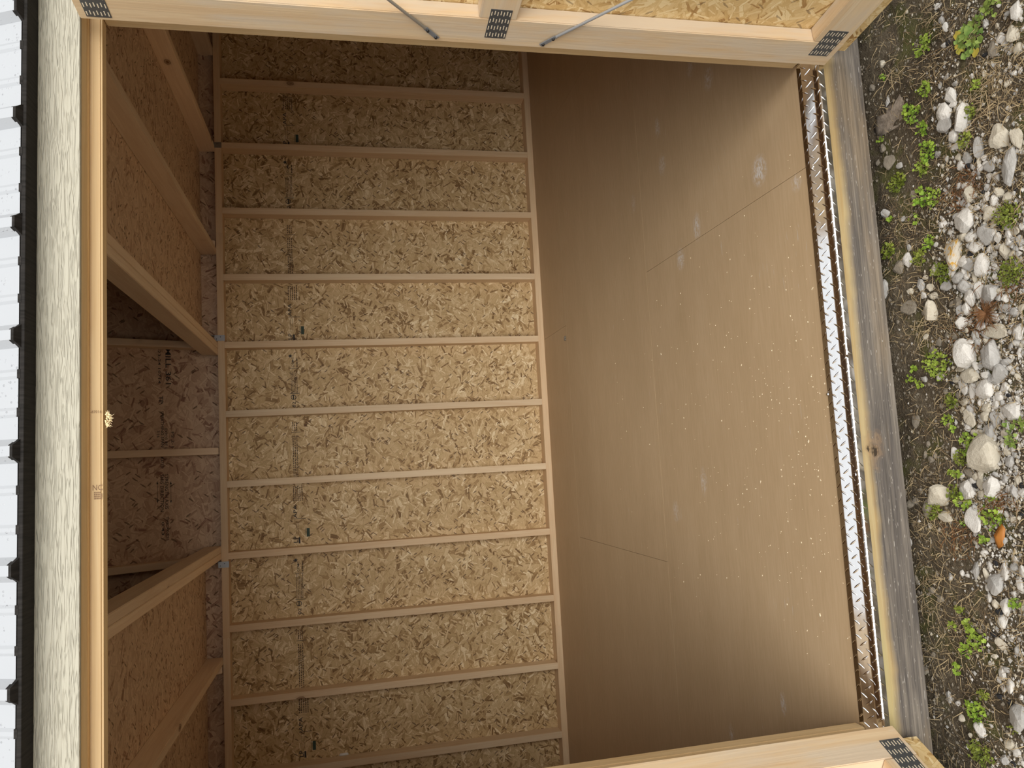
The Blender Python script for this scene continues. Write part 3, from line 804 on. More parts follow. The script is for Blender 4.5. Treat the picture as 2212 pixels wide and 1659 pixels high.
# ------------------------------------------------------------------ metal roof over the door
roof = empty('roof', kind='structure', label='white ribbed metal roof with water drops above a dark eave trim')
UPF = (mir(SL) - mir(Vector((0, 0, 0)))).normalized()          # up the front lower slope
NF = (mir(SN) - mir(Vector((0, 0, 0)))).normalized()           # outward normal
E0 = Vector((0, -3.027, 1.8955))
RP = 0.2286; RX0 = -1.0106 - 0.0
ribs = [RX0 - RP * q for q in range(-9, 16)]
def rib_profile(xa, xb):
    pts = [(xa, 0.0)]
    for rx in ribs:
        for dx, h in ((-0.024, 0), (-0.010, 0.019), (0.010, 0.019), (0.024, 0)): pts.append((rx + dx, h))
        for mn in (0.0762, 0.1524):
            for dx, h in ((-0.010, 0), (-0.004, 0.0035), (0.004, 0.0035), (0.010, 0)): pts.append((rx + mn + dx, h))
    pts = sorted([p_ for p_ in pts if xa < p_[0] < xb]); return [(xa, 0.0)] + pts + [(xb, 0.0)]
for q in range(6):
    xb = RX0 + RP * 9 - 0.0 - 0.9144 * q + 0.05; xa = xb - 0.9144
    pr = rib_profile(xa, xb)
    bm = bmesh.new(); rw = []
    for t in (0.0, 0.25, 0.9):
        rw.append([bm.verts.new(Vector((x, 0, 0)) + E0 + UPF * t + NF * (h + 0.001)) for x, h in pr])
    for a, b in zip(rw[:-1], rw[1:]):
        for w_ in range(len(pr) - 1): bm.faces.new([a[w_], a[w_ + 1], b[w_ + 1], b[w_]])
    bmesh.ops.recalc_face_normals(bm, faces=bm.faces)
    o = link('metal_panel', bm_mesh(bm, 'metal_panel'), M['roof'], roof)
    md = o.modifiers.new('thickness', 'SOLIDIFY'); md.thickness = 0.0006
# other slopes, out of sight from here but closing the roof
kbo = kb + SN * 0.02
top = Vector((0, YM, ridge.z + 0.035))
def slab(name, a, b):
    up = Vector((0, b.y - a.y, b.z - a.z)); nrm = Vector((1, 0, 0)).cross(up).normalized()
    if nrm.z < 0: sheet(name, (XR + 0.12, a.y, a.z), (-1, 0, 0), up, XR - XL + 0.24, up.length, 0.004, M['roof'], roof)
    else: sheet(name, (XL - 0.12, a.y, a.z), (1, 0, 0), up, XR - XL + 0.24, up.length, 0.004, M['roof'], roof)
slab('metal_panel', Vector((0, 0.13, 1.90)), kbo + SN * 0.02)
slab('metal_panel', kbo + SN * 0.02, top)
slab('metal_panel', E0 + UPF * 0.9, top)
# dark eave trim and rib closures
box('eave_trim', (XL - 0.1, -3.030, 1.8845), (XR + 0.1, -2.9712, 1.8935), M['dark'], roof, bev=0.001)
for rx in ribs:
    if not (XL - 0.05 < rx < XR + 0.05): continue
    bm = bmesh.new()
    pts = [(-0.026, -0.004), (0.026, -0.004), (0.0115, 0.0195), (-0.0115, 0.0195)]
    fa = [bm.verts.new(E0 + Vector((rx + x, 0, 0)) + NF * h - UPF * 0.006) for x, h in pts]
    fb = [bm.verts.new(E0 + Vector((rx + x, 0, 0)) + NF * h + UPF * 0.004) for x, h in pts]
    bm.faces.new(fa); bm.faces.new(fb[::-1])
    for q in range(4): bm.faces.new([fa[q], fb[q], fb[(q + 1) % 4], fa[(q + 1) % 4]])
    bmesh.ops.recalc_face_normals(bm, faces=bm.faces)
    link('rib_closure', bm_mesh(bm, 'rib_closure'), M['dark'], roof)
bm = bmesh.new()
for rx in ribs:
    for mn in (0.0762, 0.1524):
        box_bm(bm, (rx + mn, -3.0285, 1.8945), (0.018, 0.004, 0.006))
link('minor_rib_closure', bm_mesh(bm, 'minor_rib_closure'), M['dark'], roof)['kind'] = 'stuff'

# ------------------------------------------------------------------ ground
def axis(lo, f0, f1, hi, fine, coarse):
    a = [lo]
    while a[-1] < f0 - 1e-6: a.append(min(f0, a[-1] + coarse))
    while a[-1] < f1 - 1e-6: a.append(min(f1, a[-1] + fine))
    while a[-1] < hi - 1e-6: a.append(min(hi, a[-1] + coarse))
    return a
gx = axis(-14, -3.2, -0.5, 10, 0.012, 0.6); gy = axis(-14, -3.75, -2.6, 6, 0.012, 0.6)
def gh(x, y):
    h = 0.018 * noise.noise(Vector((x * 2.3, y * 2.3, 0.3))) + 0.008 * noise.noise(Vector((x * 9, y * 9, 1.3))) + 0.004 * noise.noise(Vector((x * 30, y * 30, 2.1))) + 0.0022 * noise.noise(Vector((x * 75, y * 75, 4.4)))
    return GZ + h
verts = [(x, y, gh(x, y) if -3.3 < x < -0.4 and -3.9 < y < -2.5 else GZ) for y in gy for x in gx]
nx = len(gx)
faces = [(j * nx + i, j * nx + i + 1, (j + 1) * nx + i + 1, (j + 1) * nx + i) for j in range(len(gy) - 1) for i in range(nx - 1)]
me = bpy.data.meshes.new('ground'); me.from_pydata(verts, [], faces); me.update()
for p_ in me.polygons: p_.use_smooth = True
g = link('ground', me, M['ground']); tag(g, 'dark soil with moss and gravel in front of the shed', kind='structure')

# stones
rs = random.Random(11)
def stone_mesh(seed, sub, flat):
    bm = bmesh.new(); bmesh.ops.create_icosphere(bm, subdivisions=sub, radius=1.0)
    r_ = random.Random(seed)
    planes = [(Vector((r_.gauss(0, 1), r_.gauss(0, 1), r_.gauss(0, 0.8))).normalized(), r_.uniform(0.50, 0.80)) for _ in range(15)]
    for v in bm.verts:
        d = v.co.normalized(); rad = 1.0
        for n_, h_ in planes:
            c_ = d.dot(n_)
            if c_ > 0.05: rad = min(rad, h_ / c_)
        rad *= 1 + 0.05 * noise.noise(d * 3 + Vector((seed, 0, 0)))
        v.co = d * rad; v.co.z *= flat
    bmesh.ops.recalc_face_normals(bm, faces=bm.faces)
    return bm_mesh(bm, 'stone')
BIG = [stone_mesh(q * 3.7 + 1, 3, 0.75) for q in range(9)]
SML = [stone_mesh(q * 2.9 + 50, 2, 0.8) for q in range(7)]
for meq in BIG + SML: meq.materials.append(M['st_w'])
def px_scale(c): return F_PX / (c - CAM).dot(r2)
def place_stone(px, py, w, h, mk, pool, rot=0.0, lab=None, grp=None, sink=0.35, name='stone'):
    c = onz(px, py, GZ); c.z = gh(c.x, c.y); k_ = px_scale(c)
    o = bpy.data.objects.new(name, rs.choice(pool)); C.objects.link(o)
    a, b = h / k_ / 2 * 1.55, w / k_ / 2 * 1.6
    zz = min(a, b) * 0.7
    o.scale = (a, b, zz); o.location = (c.x, c.y, c.z + zz * 0.75 * (1 - 2 * sink)); o.rotation_euler = (rs.uniform(-.2, .2), rs.uniform(-.2, .2), rot + rs.uniform(-.25, .25) + rs.choice((0, math.pi)))
    o.material_slots[0].link = 'OBJECT'; o.material_slots[0].material = M['st_' + mk]
    tag(o, lab or 'stone', 'stone', grp or 'loose stones in front of the shed')
    if lab is None: UNNAMED.append((o, px, py, mk, name))
    o['r_'] = max(a, b) * 0.72; STONES.append(o)
    return o
UNNAMED, STONES = [], []
Z1, Z2, Z3, Z4 = (0, 3.95), (400, 3.95), (800, 3.95), (1200, 3.614)
NAMED = [
 (Z1, 810, 840, 120, 130, 'w', 'pale stone at the top of the tight cluster of five stones'), (Z1, 770, 940, 130, 150, 'w', 'pale stone nearest the shed in the tight cluster of five'),
 (Z1, 915, 1005, 175, 200, 'w', 'largest white block in the tight cluster of five stones'), (Z1, 785, 1070, 110, 120, 'g', 'greyish stone below the largest block of the cluster of five'),
 (Z1, 840, 1150, 90, 90, 'w', 'small white stone at the lower end of the cluster of five'), (Z1, 1365, 85, 110, 130, 'w', 'rounded white stone at the upper right corner of the ground'),
 (Z1, 1335, 1420, 125, 280, 'g', 'long grey stone lying at the right edge below the stone cluster'), (Z1, 1250, 1170, 150, 180, 't', 'broad beige stone right of the stone cluster'),
 (Z2, 940, 310, 175, 200, 'w', 'big white triangular stone above the orange-stained stone'), (Z2, 830, 560, 150, 240, 'o', 'long stone with a bright orange stain'),
 (Z2, 1055, 705, 120, 165, 'w', 'smooth white egg-shaped stone above the brown rosette'), (Z2, 1100, 415, 120, 130, 'g', 'wedge-shaped grey stone right of the big triangular stone'),
 (Z2, 1130, 925, 150, 145, 'g', 'flat grey stone touching the upper side of the brown rosette'), (Z2, 895, 1165, 130, 90, 'w', 'white angular stone left of the brown rosette'),
 (Z2, 625, 1070, 130, 145, 't', 'beige rounded stone beside the dry straw tuft'), (Z2, 1175, 1265, 180, 100, 't', 'tan oblong stone just below the brown rosette'),
 (Z2, 945, 1465, 185, 200, 'w', 'big white angular block below the brown rosette'), (Z2, 1120, 1425, 185, 200, 'g', 'big grey stone touching the white angular block'),
 (Z3, 1085, 170, 160, 135, 'w', 'white flat block in the densest patch of gravel'), (Z3, 1325, 355, 155, 145, 'w', 'white lumpy stone at the right edge beside round leaves'),
 (Z3, 1100, 740, 290, 260, 't', 'largest flat grey-beige slab with a black spot'), (Z3, 1175, 985, 155, 145, 'w', 'white square-ended stone below the largest slab'),
 (Z3, 960, 1020, 130, 135, 'w', 'white pointed stone beside a black pebble below the slab'), (Z3, 1035, 1290, 120, 175, 'w', 'white stone partly under the bright green weed'),
 (Z3, 730, 1090, 205, 165, 't', 'speckled rough stone half buried near the rim board'), (Z4, 1100, 220, 125, 165, 'g', 'dark grey angular stone in the lower gravel strip'),
 (Z4, 1165, 390, 70, 110, 'w', 'white stone with a dark spot in the lower gravel strip'), (Z4, 1270, 1260, 140, 210, 'g', 'large flat grey stone at the lower right edge'),
 (Z4, 980, 1360, 90, 115, 'w', 'white folded stone near the lower door leaf')]
for (o_, s_), x, y, w, h, mk, lab in NAMED:
    place_stone(1850 + x / s_, o_ + y / s_, w / s_, h / s_, mk, BIG, 0, lab)
MORE = {Z1: '860 1245 100 60 w;1340 290 95 130 t;1375 420 80 80 t;1060 1280 90 150 g;280 1390 90 120 d;210 550 70 60 t;1395 1215 80 180 t;900 1410 80 70 w;1170 1425 90 80 g;1215 1490 60 90 w;1225 330 70 80 w;1260 370 50 60 w;1165 420 70 130 d;1350 625 45 45 w;1305 715 55 60 t;1315 925 40 40 w;1310 572 40 35 w;690 50 60 60 w;755 230 45 90 w;725 170 50 70 g;215 1270 60 70 d;770 660 55 40 g;715 725 35 55 g;1410 165 40 40 w;355 1410 60 50 g;130 750 50 60 d;1105 210 60 70 g;760 380 50 40 w;1100 1385 45 45 w;1055 1380 45 60 t;795 1225 35 90 g;170 1390 50 40 d;260 860 45 80 g',
 Z2: '970 75 90 120 t;960 445 110 90 w;1000 530 115 90 w;890 645 90 90 w;960 680 90 90 g;915 725 60 60 w;975 770 50 100 t;860 785 110 90 g;910 850 110 110 g;1040 890 80 120 w;965 955 100 120 w;925 1050 80 90 w;740 330 80 60 w;475 1055 130 100 d;375 700 120 100 d;445 630 80 110 w;655 715 70 90 t;565 940 70 60 w;545 855 70 100 g;610 870 70 60 t;760 865 90 70 g;1355 1290 100 120 w;985 1620 150 110 t;1105 1625 70 70 w;1225 1610 150 130 g;870 1560 110 60 t;690 1340 60 70 d;1230 1075 100 70 g;1330 1075 95 75 g;1160 235 140 90 t;1165 130 90 80 w;1020 195 80 50 w;1190 390 60 70 w;1350 400 90 60 t;1280 540 80 120 t;1360 505 60 90 g;1165 695 65 65 w;250 245 70 75 g;1375 570 60 50 w;1200 545 70 50 w;265 880 60 130 g;460 905 60 60 t;850 1000 90 80 d;470 80 60 70 d;640 1415 80 80 d;1050 1370 60 90 g;680 505 50 40 w;445 535 45 70 g;400 285 45 45 g;650 945 70 60 t;1100 1340 60 60 t',
 Z3: '910 150 75 100 w;975 190 60 160 w;920 265 85 60 t;1040 270 70 60 w;1095 315 90 70 t;965 425 85 130 t;1080 385 90 90 t;1165 410 85 120 g;1110 520 110 115 g;1000 530 100 60 t;1070 980 60 90 t;965 870 90 85 d;640 1180 80 130 d;790 1250 130 80 t;1275 680 55 55 w;1195 230 80 70 w;1255 150 90 70 w;1215 290 60 60 g;495 1140 60 70 d;440 1035 40 60 d;545 1110 70 60 d;485 1455 45 70 g;840 720 60 90 w;1260 540 70 80 t;960 330 70 60 g;900 330 60 60 t;660 760 60 65 d;605 720 40 55 d;620 630 50 40 d;500 440 70 110 d;690 55 70 60 w;575 75 60 50 g;900 900 50 50 w;1020 895 60 60 t;1050 870 60 70 t;1155 870 70 50 g;1390 935 60 70 t;1265 1450 60 60 g;575 1025 50 50 d;655 1330 45 50 t;1300 740 90 80 g;1160 1450 60 50 g;1075 1040 70 70 t;990 940 60 60 w',
 Z4: '1155 120 70 130 w;1020 155 50 85 t;1270 220 65 110 w;1295 120 60 90 w;935 115 60 110 g;825 135 45 40 w;870 155 40 35 w;1045 335 45 60 w;1095 375 60 55 t;1145 500 75 100 w;1125 690 85 95 t;1150 930 60 90 w;1200 1010 60 110 w;1145 1035 45 60 w;1115 980 40 35 w;1250 1540 60 70 w;1165 1590 80 60 g;1190 1470 100 60 t;1225 300 50 45 w;1230 35 55 70 w;1040 80 35 70 w;665 340 60 60 d;725 1110 45 80 g;825 1270 50 60 t;1260 750 60 60 g;785 1155 40 40 w;1180 890 45 50 g;545 895 45 60 d;600 270 60 60 d;480 180 40 70 d;495 290 45 40 d;1030 250 40 50 w;1215 95 60 80 g'}
for (o_, s_), txt in MORE.items():
    for it in txt.split(';'):
        x, y, w, h, mk = it.split(); x, y, w, h = map(float, (x, y, w, h))
        place_stone(1850 + x / s_, o_ + y / s_, w / s_, h / s_, mk, BIG if w * h > 5000 else SML)
# smaller stones: denser in the gravel strip away from the shed
cnt = 0
while cnt < 210:
    px, py = rs.uniform(1890, 2212), rs.uniform(0, 1659)
    edge = 1865 + (py - 90) * 0.094
    d = (px - edge) / 300
    if d < 0.02 or (cnt < 100 and not (330 < py < 1130 and d > 0.42)) or rs.random() > 0.18 + 0.9 * max(0, d - 0.25): continue
    mk = rs.choice('wwwwttgg' if d > 0.45 else 'dddtg'); s_ = rs.uniform(6, 13) if cnt >= 100 else rs.uniform(9, 19)
    place_stone(px, py, s_ * rs.uniform(.8, 1.2), s_ * rs.uniform(.8, 1.3), mk, SML, rs.uniform(0, 3), None, 'small stones in the gravel', name='small_stone'); cnt += 1
for _ in range(70):
    px, py, s_ = rs.uniform(2225, 2450), rs.uniform(-60, 1720), rs.uniform(9, 30)
    place_stone(px, py, s_, s_ * rs.uniform(.8, 1.3), rs.choice('wwttg'), SML, rs.uniform(0, 3), None, 'small stones in the gravel', name='small_stone')
for (px, py) in ((2100, 540), (2130, 530), (2090, 350), (2130, 420), (2140, 110), (2045, 95), (2053, 825), (2175, 855), (2030, 1070), (2105, 1045), (2208, 1108), (2150, 1216), (2165, 1330), (2160, 1505), (2190, 1650), (2205, 220), (2110, 340), (2070, 620), (2155, 485), (2195, 410), (2020, 1080), (2210, 1055), (2145, 1370), (2180, 1520)):
    place_stone(px, py, rs.uniform(8, 16), rs.uniform(8, 16), 'b', SML, 0, None, 'black pebbles in the gravel', name='black_pebble')

# each unnamed stone is told apart by its colour, its size and the landmark it lies next to
MARKS = [(Z1, 915, 1005, 'cluster of five stones'), (Z1, 1335, 1420, 'long grey edge stone'), (Z1, 1250, 1170, 'broad beige stone'), (Z2, 940, 310, 'big triangular stone'), (Z2, 830, 560, 'orange-stained stone'),
 (Z2, 1055, 705, 'white egg-shaped stone'), (Z2, 1105, 1095, 'brown rosette'), (Z2, 945, 1465, 'big white angular block'), (Z2, 1120, 1425, 'big grey stone'), (Z3, 1085, 170, 'white flat block'),
 (Z3, 1325, 355, 'white lumpy stone'), (Z3, 1100, 740, 'largest slab'), (Z3, 1175, 985, 'white square-ended stone'), (Z3, 960, 1020, 'white pointed stone'), (Z3, 1170, 1260, 'bright crinkled weed'), (Z3, 730, 1090, 'speckled half-buried stone'),
 (Z4, 1100, 220, 'dark grey angular stone'), (Z4, 1165, 390, 'stone with a dark spot'), (Z4, 920, 640, 'large clover'), (Z4, 1270, 1260, 'large flat edge stone'), (Z4, 980, 1360, 'white folded stone'), (Z1, 990, 330, 'large-leaved mallow weed'),
 (Z1, 330, 950, 'bark scrap'), (Z2, 625, 1070, 'beige rounded stone'), (Z1, 1365, 85, 'rounded corner stone')]
ORD = ['nearest', 'second nearest', 'third nearest', 'fourth nearest', 'fifth nearest', 'sixth nearest', 'seventh nearest', 'eighth nearest', 'ninth nearest', 'tenth nearest']
CW = {'w': 'white', 'g': 'grey', 't': 'tan', 'd': 'dull brown', 'b': 'black', 'o': 'orange'}
buckets = {}
for o, px, py, mk, nm in UNNAMED:
    best = min(MARKS, key=lambda mm: (1850 + mm[1] / mm[0][1] - px) ** 2 + (mm[0][0] + mm[2] / mm[0][1] - py) ** 2)
    dx, dy = px - (1850 + best[1] / best[0][1]), py - (best[0][0] + best[2] / best[0][1])
    side = ('right of' if dx > 0 else 'left of') if abs(dx) > abs(dy) else ('below' if dy > 0 else 'above')
    noun = {'stone': 'stone', 'small_stone': 'small stone', 'black_pebble': 'pebble'}[nm]
    buckets.setdefault((CW[mk], noun, side, best[3]), []).append((dx * dx + dy * dy, o.name, o))
for (cw, noun, side, mark), lst in buckets.items():
    lst.sort()
    for q, (_, _, o) in enumerate(lst):
        o['label'] = ('%s %s lying %s the %s' % (cw, noun, side, mark)) if len(lst) == 1 else ('%s %s to the %s, on its %s side' % (ORD[min(q, 9)], cw + ' ' + noun, mark, {'right of': 'right', 'left of': 'left', 'above': 'upper', 'below': 'lower'}[side]))
# loose stones rest beside, not inside, one another
for _ in range(30):
    for i1 in range(len(STONES)):
        for i2 in range(i1 + 1, len(STONES)):
            A_, B_ = STONES[i1], STONES[i2]; dx, dy = B_.location.x - A_.location.x, B_.location.y - A_.location.y
            need = (A_['r_'] + B_['r_']) * 0.82; d2 = dx * dx + dy * dy
            if d2 < need * need:
                d_ = math.sqrt(d2) or 1e-4; push = (need - d_) * 0.5; wa = B_['r_'] ** 2 / (A_['r_'] ** 2 + B_['r_'] ** 2)
                A_.location.x -= dx / d_ * push * 2 * wa; A_.location.y -= dy / d_ * push * 2 * wa
                B_.location.x += dx / d_ * push * 2 * (1 - wa); B_.location.y += dy / d_ * push * 2 * (1 - wa)
for o in STONES: del o['r_']

def scatter_mesh(name, sets, label, cat):
    """uncountable litter: one mesh, one material per set"""
    vs_, fs_, mi = [], [], []
    for k_, (n, fn, mat) in enumerate(sets):
        for _ in range(n): fn(vs_, fs_)
        mi += [k_] * (len(fs_) - len(mi))
    me = bpy.data.meshes.new(name); me.from_pydata(vs_, [], fs_); me.update()
    for _, _, mat in sets: me.materials.append(mat)
    me.polygons.foreach_set('material_index', mi)
    o = link(name, me); tag(o, label, cat, kind='stuff'); return o
OCT = [(1, 0, 0), (-1, 0, 0), (0, 1, 0), (0, -1, 0), (0, 0, 1), (0, 0, -1)]
OCF = [(0, 2, 4), (2, 1, 4), (1, 3, 4), (3, 0, 4), (2, 0, 5), (1, 2, 5), (3, 1, 5), (0, 3, 5)]
def gravelly(px, py):
    """how much loose gravel lies at this spot: a strip running away from the shed, richest in the middle"""
    d = (px - 1865 - (py - 90) * 0.094) / 300
    g_ = max(0.0, min(1.0, (d - 0.30) * 2.2)) * (0.55 + 1.1 * noise.noise(Vector((px * 0.009, py * 0.009, 7.7))))
    if 560 < py < 1120: g_ += 0.35 * max(0.0, min(1.0, (d - 0.35) * 3))
    if py < 420: g_ *= 0.3 + 0.35 * max(0.0, py / 420)
    if py > 1500: g_ *= 0.7
    return max(0.008, min(1.0, g_))
def grit(dark, lo, hi):
    def f(vs_, fs_):
        while True:
            px, py = rs.uniform(1860, 2480), rs.uniform(-160, 1820)
            if px < 1850 + (py - 90) * 0.094: continue
            if rs.random() < (gravelly(px, py) if not dark else 0.7): break
        c = onz(px, py, GZ); z = gh(c.x, c.y); r_ = rs.uniform(lo, hi) if rs.random() < 0.8 else rs.uniform(hi, hi * 1.6); b = len(vs_)
        for p_ in OCT: vs_.append((c.x + p_[0] * r_ * rs.uniform(.6, 1.35), c.y + p_[1] * r_ * rs.uniform(.6, 1.35), z + 0.0006 + p_[2] * r_ * rs.uniform(.4, .9)))
        fs_.extend([tuple(b + q for q in t) for t in OCF])
    return f
scatter_mesh('gravel_grit', [(5200, grit(False, 0.0008, 0.0042), M['st_w']), (6200, grit(False, 0.0008, 0.0040), M['st_t']), (4800, grit(False, 0.0010, 0.0045), M['st_g']),
    (11000, grit(True, 0.0008, 0.0035), M['st_d'])], 'fine gravel grit and soil crumbs spread between the stones', 'gravel')

def blade(centers, Lr, wr, lift):
    def f(vs_, fs_):
        if centers is None:
            while True:
                px, py = rs.uniform(1880, 2480), rs.uniform(-160, 1820)
                if rs.random() < 0.45 + 0.8 * noise.noise(Vector((px * 0.010, py * 0.010, 3.3))) and px > 1872 + (py - 90) * 0.094: break
        else:
            cx, cy, r_ = rs.choice(centers); px, py = cx + rs.gauss(0, r_ * 0.7), cy + rs.gauss(0, r_ * 0.7)
        c = onz(px, py, GZ); z0 = gh(c.x, c.y)
        a = rs.uniform(0, math.tau); L = rs.uniform(*Lr); w = rs.uniform(*wr); bend = rs.uniform(-0.5, 0.5) if rs.random() < 0.8 else rs.uniform(-1.2, 1.2); up = rs.uniform(0, lift)
        b = len(vs_); n = 4; x, y = c.x, c.y
        for q in range(n + 1):
            t = q / n; aa = a + bend * t
            z = max(gh(x, y) + 0.0015, z0 + 0.002 + up * L * math.sin(t * 2.2)) + 0.001
            ww = w * (1 - 0.7 * t)
            vs_.append((x - math.sin(aa) * ww, y + math.cos(aa) * ww, z)); vs_.append((x + math.sin(aa) * ww, y - math.cos(aa) * ww, z + ww * 0.5))
            x += math.cos(aa) * L / n; y += math.sin(aa) * L / n
        for q in range(n): fs_.append((b + 2 * q, b + 2 * q + 1, b + 2 * q + 3, b + 2 * q + 2))
    return f
def zp(Z, x, y, r): return (1850 + x / Z[1], Z[0] + y / Z[1], r / Z[1])
tangles = [zp(Z2, 640, 1200, 170), zp(Z4, 640, 250, 150), zp(Z4, 720, 600, 200), zp(Z4, 700, 760, 150), zp(Z3, 660, 1320, 120), zp(Z1, 330, 640, 90), zp(Z1, 1180, 850, 120), zp(Z1, 1150, 600, 160)]
rusty = [zp(Z2, 1300, 900, 120), zp(Z2, 890, 120, 90), zp(Z2, 950, 1290, 130), zp(Z3, 1220, 1130, 120), zp(Z3, 900, 1420, 120), zp(Z1, 980, 1530, 90)]
scatter_mesh('plant_litter', [(6500, blade(None, (0.010, 0.040), (0.0005, 0.0011), 0.3), M['straw']), (5800, blade(None, (0.008, 0.035), (0.0005, 0.0011), 0.3), M['straw_dark']),
    (450, blade(tangles, (0.018, 0.06), (0.0005, 0.0011), 0.2), M['straw']), (420, blade(rusty, (0.012, 0.04), (0.0006, 0.0013), 0.3), M['rust'])],
    'dry straw, rusty blades and brown plant litter lying all over the soil', 'litter')

# weeds
def leaf_verts(lobes, r_, cup):
    pts = [(0, 0, 0)]; n = 12
    for q in range(n):
        a = q * math.tau / n; rr = r_ * (1 + 0.13 * math.cos(lobes * a)) * (0.55 if q == 6 else 1.0)
        pts.append((math.cos(a) * rr, math.sin(a) * rr, cup * r_ * (0.6 + 0.5 * math.sin(a * 3))))
    return pts, [(0, 1 + q, 1 + (q + 1) % n) for q in range(n)]
def weed(Z, x, y, r_px, mk, lab, leaf_px=9.0, dens=1.0, parts=False):
    px, py, rr = zp(Z, x, y, r_px); c = onz(px, py, GZ); c.z = gh(c.x, c.y); k_ = px_scale(c); R_ = 1.15 * rr / k_; lr0 = 0.85 * leaf_px / k_ / 2
    n = max(8, int(dens * 1.5 * (R_ / lr0) ** 2)); n = min(n, 220)
    vs_, fs_ = [], []
    root = empty('weed', c) if parts else None
    for q in range(n):
        rad = R_ * math.sqrt(rs.random()) * rs.uniform(0.75, 1.1); a = rs.uniform(0, math.tau)
        lx, ly = rad * math.cos(a), rad * math.sin(a) * 1.15
        lr = lr0 * rs.uniform(0.55, 1.25); pts, fcs = leaf_verts(rs.choice((3, 5, 5)), lr, rs.uniform(-0.05, 0.25))
        hz = gh(c.x + lx, c.y + ly) - c.z + rs.uniform(0.003, 0.016)
        mt = Matrix.Translation((lx, ly, hz)) @ Matrix.Rotation(rs.uniform(0, math.tau), 4, 'Z') @ Matrix.Rotation(rs.uniform(-0.5, 0.5), 4, 'X') @ Matrix.Rotation(rs.uniform(-0.2, 0.6), 4, 'Y')
        if parts:
            me = bpy.data.meshes.new('leaf'); me.from_pydata(pts, [], fcs); o = link('leaf', me, M[mk if rs.random() > 0.12 else 'leaf_yellow'], root); o.matrix_local = mt
            for p_ in me.polygons: p_.use_smooth = True
        b = len(vs_)
        if not parts:
            vs_ += [tuple(mt @ Vector(p_)) for p_ in pts]; fs_ += [tuple(b + z_ for z_ in f_) for f_ in fcs]
        # stem
        if q % 2 == 0:
            b = len(vs_); tip = mt @ Vector((0, 0, 0)); w_ = 0.0006
            vs_ += [(lx * .5 - w_, ly * .5, -0.004), (lx * .5 + w_, ly * .5, -0.004), (tip.x + w_, tip.y, tip.z), (tip.x - w_, tip.y, tip.z)]; fs_.append((b, b + 1, b + 2, b + 3))
    me = bpy.data.meshes.new('weed'); me.from_pydata(vs_, [], fs_); me.update()
    if parts:
        link('stems', me, M['rust'], root); o = root
    else:
        o = link('weed', me, M[mk]); o.location = c
    tag(o, lab, 'plant', 'weeds in front of the shed'); return o
